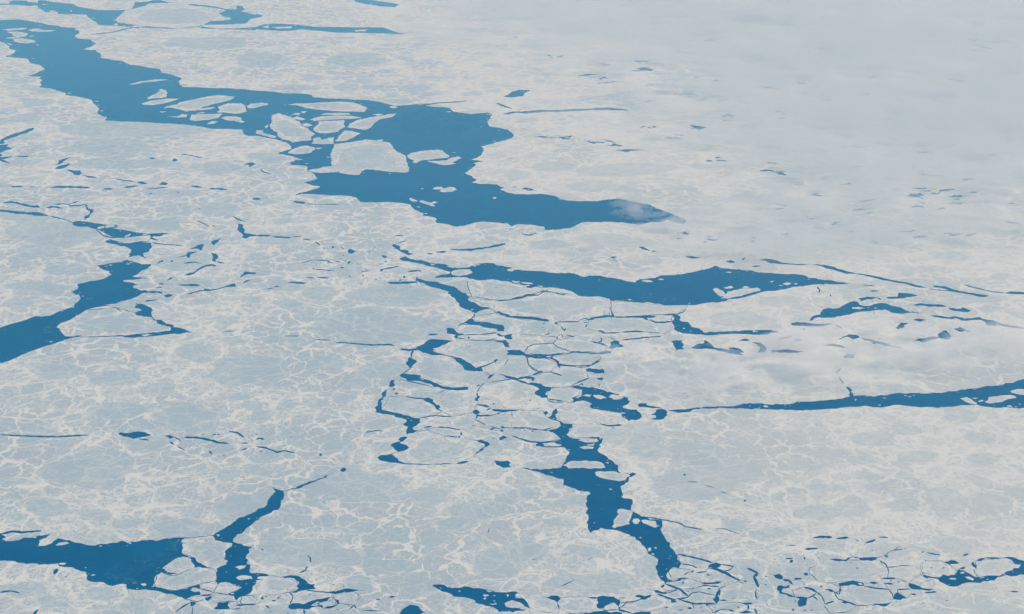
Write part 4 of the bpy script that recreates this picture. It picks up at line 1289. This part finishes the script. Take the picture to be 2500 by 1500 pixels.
for fs, A, pc, w, h in floes:
    a = w * h
    size = 'tiny' if a < 120 else 'small' if a < 420 else 'medium' if a < 1300 else 'large' if a < 5000 else 'very large'
    box = cv[np.unique(tri[fs])]
    c = box - box.mean(0)
    ev = np.sqrt(np.maximum(np.linalg.eigvalsh(c.T @ c / len(c)), 1e-9))
    asp = w / max(h, 1)
    shape = 'needle-thin' if asp > 7.5 else 'long narrow' if asp > 4.2 else 'oval' if asp > 2.3 else 'rounded' if asp > 1.3 else 'blocky'
    place = min(PLACES, key=lambda p: (p[0] - pc[0]) ** 2 + (2 * (p[1] - pc[1])) ** 2)[2]
    kind = 'plate' if floe[fs[0]] > N_LOOSE or floe[fs[0]] == 0 else 'floe'
    rows.append([fs, A, pc, size, shape, place, kind])
count = {}
for r in rows: count.setdefault(tuple(r[3:7]), []).append(r)
for key, rs in count.items():
    rs.sort(key=lambda r: r[2][0])
    n = len(rs)
    for i, r in enumerate(rs):
        if n == 1: end = ''
        elif i == 0: end = ', leftmost of them'
        elif i == n - 1: end = ', rightmost of them'
        elif n == 3: end = ', middle of three'
        else: end = ', %s from left' % ORD[i]
        size, shape, place, kind = key
        r.append('%s %s %s in %s%s' % (size, shape, 'white floe' if kind == 'floe' else 'plate', place, end))
for fs, A, pc, size, shape, place, kind, label in rows:
    o3 = (cen[fs] * tarea[fs][:, None]).sum(0) / A * 1000.0
    def tag_floe(o):
        o['label'] = label
        o['category'] = 'ice floe'
        o['group'] = 'ice in ' + place
    build_ice('ice_floe' if kind == 'floe' else 'ice_plate', fs, M_FLOE if kind == 'floe' or A < 1.0 else M_SNOW, (float(o3[0]), float(o3[1])), tag_floe)

# ---------------------------------------------------------------- brash: crumbs of broken ice along the shores
wet = np.nonzero(~ice)[0]
lo_, hi_ = cv[tri[wet]].min(1), cv[tri[wet]].max(1)
bv, bf = [], []
shore = [p for ty, p in polys if (ty == 'w' and len(p) > 60) or (ty == 'f' and len(p) > 44)]
for p in shore:
    px_ = project(p * 1000.0)
    for i in range(len(p)):
        if not (-20 < px_[i, 0] < 2520 and -5 < px_[i, 1] < 1510): continue
        dist = np.hypot(*p[i])
        for _k in range(2):
            if rng.random() > 0.16: continue
            r = min(0.004 + 0.004 * rng.pareto(1.6), 0.03) * (0.6 + dist / 32)
            q = p[i] + rng.normal(0, 1, 2) * (0.05 + dist * 0.0022)
            near_ = np.nonzero((lo_[:, 0] < q[0]) & (hi_[:, 0] > q[0]) & (lo_[:, 1] < q[1]) & (hi_[:, 1] > q[1]))[0]
            ok = False
            for f in wet[near_]:
                a, b_, c = cv[tri[f]]
                cr = lambda u, v: (v[0] - u[0]) * (q[1] - u[1]) - (v[1] - u[1]) * (q[0] - u[0])
                if cr(a, b_) > 0 and cr(b_, c) > 0 and cr(c, a) > 0: ok = True
            if not ok: continue
            n = random.choice((5, 6, 7))
            an = np.linspace(0, 2 * np.pi, n, endpoint=False) + rng.uniform(0, 1)
            rr = r * rng.uniform(0.5, 1.25, n)
            b0 = len(bv)
            for zz in (1.6, -0.5):
                bv += [((q[0] + x * 1.5) * 1000, (q[1] + y) * 1000, zz) for x, y in zip(rr * np.cos(an), rr * np.sin(an))]
            bf.append(tuple(range(b0, b0 + n)))
            bf += [(b0 + (i_ + 1) % n, b0 + i_, b0 + n + i_, b0 + n + (i_ + 1) % n) for i_ in range(n)]
me = bpy.data.meshes.new('brash_ice')
me.from_pydata(bv, [], bf)
me.materials.append(M_RIDGE)
o = link('brash_ice', me)
o['kind'] = 'stuff'
o['label'] = 'crumbs of white brash ice strewn along the shores of the leads'
o['category'] = 'brash ice'

# ---------------------------------------------------------------- new ice skinning over the leads
def new_ice_material():
    m, nt, bsdf, out = new_mat('new_ice')
    g = G(nt)
    P = g.vm('MULTIPLY', g.n('ShaderNodeNewGeometry').outputs['Position'], (0.001, 0.001, 0.0))
    f = g.ss(g.noise(P, 5.0, 4.0, 0.7, dist=1.2), 0.42, 0.72, 0.0, 0.65)
    bsdf.inputs['Base Color'].default_value = (0.045, 0.235, 0.42, 1)
    bsdf.inputs['Roughness'].default_value = 0.4
    nt.links.new(f, bsdf.inputs['Alpha'])
    return m
M_NEW = new_ice_material()
NEW_LABELS = ['blue grey new ice in the corner of the dark lower left lead', 'wide smear of new ice across the dark lower left lead', 'pale skin of new ice beside the slivers at the left edge',
    'faint band of new ice along the lower shore of the bent left lead', 'faint patch of new ice in the bend of the left lead', 'streaky new ice along the lower shore of the curved middle lead',
    'little pale smear on the dark winding lead', 'short pale streak by the east shore of the winding lead', 'broad dim skin of new ice on the pool of the great lead', 'dim new ice at the east end of curved middle lead']
for l, label in zip(NEW_ICE.strip().split('\n'), NEW_LABELS):
    p = rough(unproject(parse(l)) / 1000.0, amp=0.1) * 1000.0
    c = p.mean(0)
    q = p - c
    n = len(q)
    me = bpy.data.meshes.new('new_ice')
    me.from_pydata([(x, y, 1.0) for x, y in q] + [(x, y, -0.3) for x, y in q], [], [tuple(range(n))] + [((i + 1) % n, i, i + n, (i + 1) % n + n) for i in range(n)])
    me.materials.append(M_NEW)
    o = link('new_ice', me, None, (c[0], c[1], 0.0))
    o['label'] = label
    o['category'] = 'new ice'
    o['group'] = 'skins of new ice on open leads'

# ---------------------------------------------------------------- sea fog: banks of low cloud lying over the ice, as thick as they look
def vnoise(x, y, seed):
    """Smooth value noise on the plane, 0..1."""
    r = np.random.default_rng(seed)
    tab = r.random((256, 256))
    xi, yi = np.floor(x).astype(int), np.floor(y).astype(int)
    fx, fy = x - xi, y - yi
    fx, fy = fx * fx * (3 - 2 * fx), fy * fy * (3 - 2 * fy)
    a, b_ = tab[xi % 256, yi % 256], tab[(xi + 1) % 256, yi % 256]
    c, d = tab[xi % 256, (yi + 1) % 256], tab[(xi + 1) % 256, (yi + 1) % 256]
    return (a * (1 - fx) + b_ * fx) * (1 - fy) + (c * (1 - fx) + d * fx) * fy
def fbm(x, y, seed, octaves=5, gain=0.55):
    v, a, s = 0, 1, 0
    for k in range(octaves):
        v = v + a * vnoise(x * 2 ** k + 17.3 * k, y * 2 ** k + 9.1 * k, seed + k)
        s += a
        a *= gain
    return v / s
def sdist(p, poly):
    """Signed distance in survey pixels, positive inside."""
    d = np.full(len(p), 1e9)
    ins = np.zeros(len(p), bool)
    q = np.roll(poly, -1, 0)
    for a, b_ in zip(poly, q):
        ab = b_ - a
        t = np.clip(((p - a) @ ab) / max(ab @ ab, 1e-9), 0, 1)
        e = p - a - t[:, None] * ab
        e[:, 1] *= 1.9
        d = np.minimum(d, np.hypot(e[:, 0], e[:, 1]))
        cond = (a[1] > p[:, 1]) != (b_[1] > p[:, 1])
        with np.errstate(divide='ignore', invalid='ignore'):
            xx = (b_[0] - a[0]) * (p[:, 1] - a[1]) / (b_[1] - a[1]) + a[0]
        ins ^= cond & (p[:, 0] < xx)
    return np.where(ins, d, -d)
def fog_material(name, dens, color, soak=(1, 1, 1, 1)):
    m = bpy.data.materials.new(name)
    m.use_nodes = True
    nt = m.node_tree
    nt.nodes.remove(nt.nodes['Principled BSDF'])
    v = nt.nodes.new('ShaderNodeVolumePrincipled')
    v.inputs['Color'].default_value = color
    v.inputs['Density'].default_value = dens
    v.inputs['Absorption Color'].default_value = soak
    v.inputs['Density Attribute'].default_value = ''
    nt.links.new(v.outputs[0], nt.nodes['Material Output'].inputs['Volume'])
    return m, v
M_FOG, vf = fog_material('fog_air', 0.0020, (0.905, 0.935, 0.94, 1), (0, 0, 0, 1))
M_WISP, vw = fog_material('wisp_air', 0.0020, (0.955, 0.98, 0.99, 1))
vf.inputs['Anisotropy'].default_value = 0.0
def fog(name, label, z0, outline, soft, cell, amount, seed, scale, bias, stretch=1.0, holes=0.0, gap=0.42, flat=0.72, gain=0.62):
    outline = np.array(outline, float)
    g0 = unproject(outline, z0)
    lo, hi = g0.min(0) - 800, g0.max(0) + 800
    nx, ny = int((hi[0] - lo[0]) / cell) + 1, int((hi[1] - lo[1]) / (cell * stretch)) + 1
    X, Y = np.meshgrid(lo[0] + cell * np.arange(nx), lo[1] + cell * stretch * np.arange(ny), indexing='ij')
    p = project(np.stack([X.ravel(), Y.ravel()], 1), z0)
    s = sdist(p, outline).reshape(X.shape)
    km = 1000.0 * scale
    n1 = fbm(X / (km * 1.5) + 5, Y / (km * 0.9), seed, 6, gain)
    n2 = fbm(X / (3.2 * km), Y / (3.2 * km), seed + 50, 3)
    e = np.clip(s / soft * 0.5 + 0.5, 0, 1)
    core = np.clip((s - soft) / (4 * soft), 0, 1)
    f = (n1 - 0.5) * 2.4 * (1 - flat * core) + (n2 - 0.5) * 1.2 * (1 - 0.4 * core) + bias + 0.62 * core
    if holes > 0:
        n3 = fbm(X / (km * 0.8) + 40, Y / (km * 0.9), seed + 90, 4)
        f = f - holes * np.clip((n3 - 0.60) / 0.12, 0, 1) * (1 - 0.3 * core)
    f = np.clip(f, 0, 1.6) * e * e * (3 - 2 * e)
    for gx, gy, rx, ry in GAPS:
        dd = np.hypot((p[:, 0] - gx) / rx, (p[:, 1] - gy) / ry).reshape(X.shape) + (n1 - 0.5) * 2.6
        f = f * (1 - gap * np.clip(1.6 - dd, 0, 1))
    T = amount * f
    puff = 1 + 0.10 * (fbm(X / 420.0, Y / 420.0, seed + 200, 3) - 0.5)
    T = T * puff
    on = T > 1.0
    T = np.where(on, T, 0.0)
    idx = np.full(X.shape, -1)
    cellon = (T[:-1, :-1] + T[1:, :-1] + T[:-1, 1:] + T[1:, 1:]) > 0
    used = np.zeros(X.shape, bool)
    for dx in (0, 1):
        for dy in (0, 1):
            used[dx:dx + nx - 1, dy:dy + ny - 1] |= cellon
    n = used.sum()
    idx[used] = np.arange(n)
    c = ((lo[0] + hi[0]) / 2, (lo[1] + hi[1]) / 2)
    base = np.stack([X[used] - c[0], Y[used] - c[1]], 1)
    Tu = T[used]
    verts = np.concatenate([np.column_stack([base, 0.65 * Tu + 0.2]), np.column_stack([base, -0.35 * Tu])])
    i, j = np.nonzero(cellon)
    A, B, C_, D = idx[i, j], idx[i + 1, j], idx[i + 1, j + 1], idx[i, j + 1]
    quads = np.concatenate([np.stack([A, B, C_, D], 1), np.stack([D, C_, B, A], 1) + n])
    ed = np.concatenate([np.stack([A, B], 1), np.stack([B, C_], 1), np.stack([C_, D], 1), np.stack([D, A], 1)])
    key = ed[:, 0] * (n + 1) + ed[:, 1]
    rk = ed[:, 1] * (n + 1) + ed[:, 0]
    border = ed[~np.isin(key, rk)]
    walls = np.stack([border[:, 1], border[:, 0], border[:, 0] + n, border[:, 1] + n], 1)
    quads = np.concatenate([quads, walls]).astype(np.int32)
    me = bpy.data.meshes.new(name)
    me.vertices.add(len(verts))
    me.vertices.foreach_set('co', verts.astype(np.float32).ravel())
    me.loops.add(quads.size)
    me.loops.foreach_set('vertex_index', quads.ravel())
    me.polygons.add(len(quads))
    me.polygons.foreach_set('loop_start', np.arange(0, quads.size, 4, dtype=np.int32))
    me.update(calc_edges=True)
    me.validate()
    me.materials.append(M_FOG if name == 'fog_bank' else M_WISP)
    o = link(name, me, None, (c[0], c[1], z0))
    o['kind'] = 'stuff'
    o['label'] = label
    o['category'] = 'fog'
    return o
fog('fog_bank', 'wide bank of low sea fog hiding the ice of the upper right', 200.0,
    [(930, -150), (960, 20), (1010, 75), (1080, 112), (1250, 140), (1400, 180), (1545, 215), (1570, 280), (1600, 340), (1720, 370), (1860, 430), (1880, 480), (1700, 505), (1600, 560), (1640, 600), (1750, 615), (1880, 612), (2000, 620), (2120, 600), (2300, 575), (2560, 555), (2900, 520), (3100, 300), (3100, -150)],
    75, 120.0, 225.0, 11, 1.2, 0.34, 1.2, 0.6, 0.45, 0.55, 0.74)
fog('fog_patch', 'torn strip of fog drifting over the ice east of the mosaic', 130.0,
    [(1470, 860), (1560, 838), (1700, 836), (1850, 822), (2000, 800), (2150, 778), (2300, 785), (2520, 800), (2700, 830), (2650, 900), (2480, 880), (2300, 900), (2100, 930), (1950, 915), (1750, 950), (1600, 950), (1500, 905)],
    46, 40.0, 320.0, 23, 0.7, 0.18, 1.0, 0.8, 0.9, 0.0, 0.73)
fog('fog_patch', 'small puff of fog over the tip of the great lead', 130.0,
    [(1495, 490), (1560, 492), (1620, 515), (1670, 535), (1660, 560), (1590, 550), (1530, 545), (1500, 520)],
    18, 25.0, 380.0, 31, 0.34, 0.12, 1.0, 0.0, 0.0, -0.2, 0.74)
fog('fog_patch', 'thin veil of fog over the upper right shore of the great lead', 150.0,
    [(1180, 120), (1420, 190), (1560, 260), (1620, 360), (1800, 420), (1700, 450), (1500, 400), (1350, 330), (1250, 260)],
    30, 100.0, 45.0, 41, 1.5, 0.05, 1.2, 0.0, 0.5, 0.2, 0.66)

# ---------------------------------------------------------------- the air
bx = bpy.data.meshes.new('haze')
H = 200000.0
z0, z1 = -1.0, ALT + 60.0
bx.from_pydata([(-H, -H, z0), (H, -H, z0), (H, H, z0), (-H, H, z0), (-H, -H, z1), (H, -H, z1), (H, H, z1), (-H, H, z1)], [],
    [(3, 2, 1, 0), (4, 5, 6, 7), (0, 1, 5, 4), (1, 2, 6, 5), (2, 3, 7, 6), (3, 0, 4, 7)])
M_AIR, va = fog_material('haze_air', 1.08e-5, (0.07, 0.55, 0.97, 1))
bx.materials.append(M_AIR)
o = link('haze', bx)
o['kind'] = 'stuff'
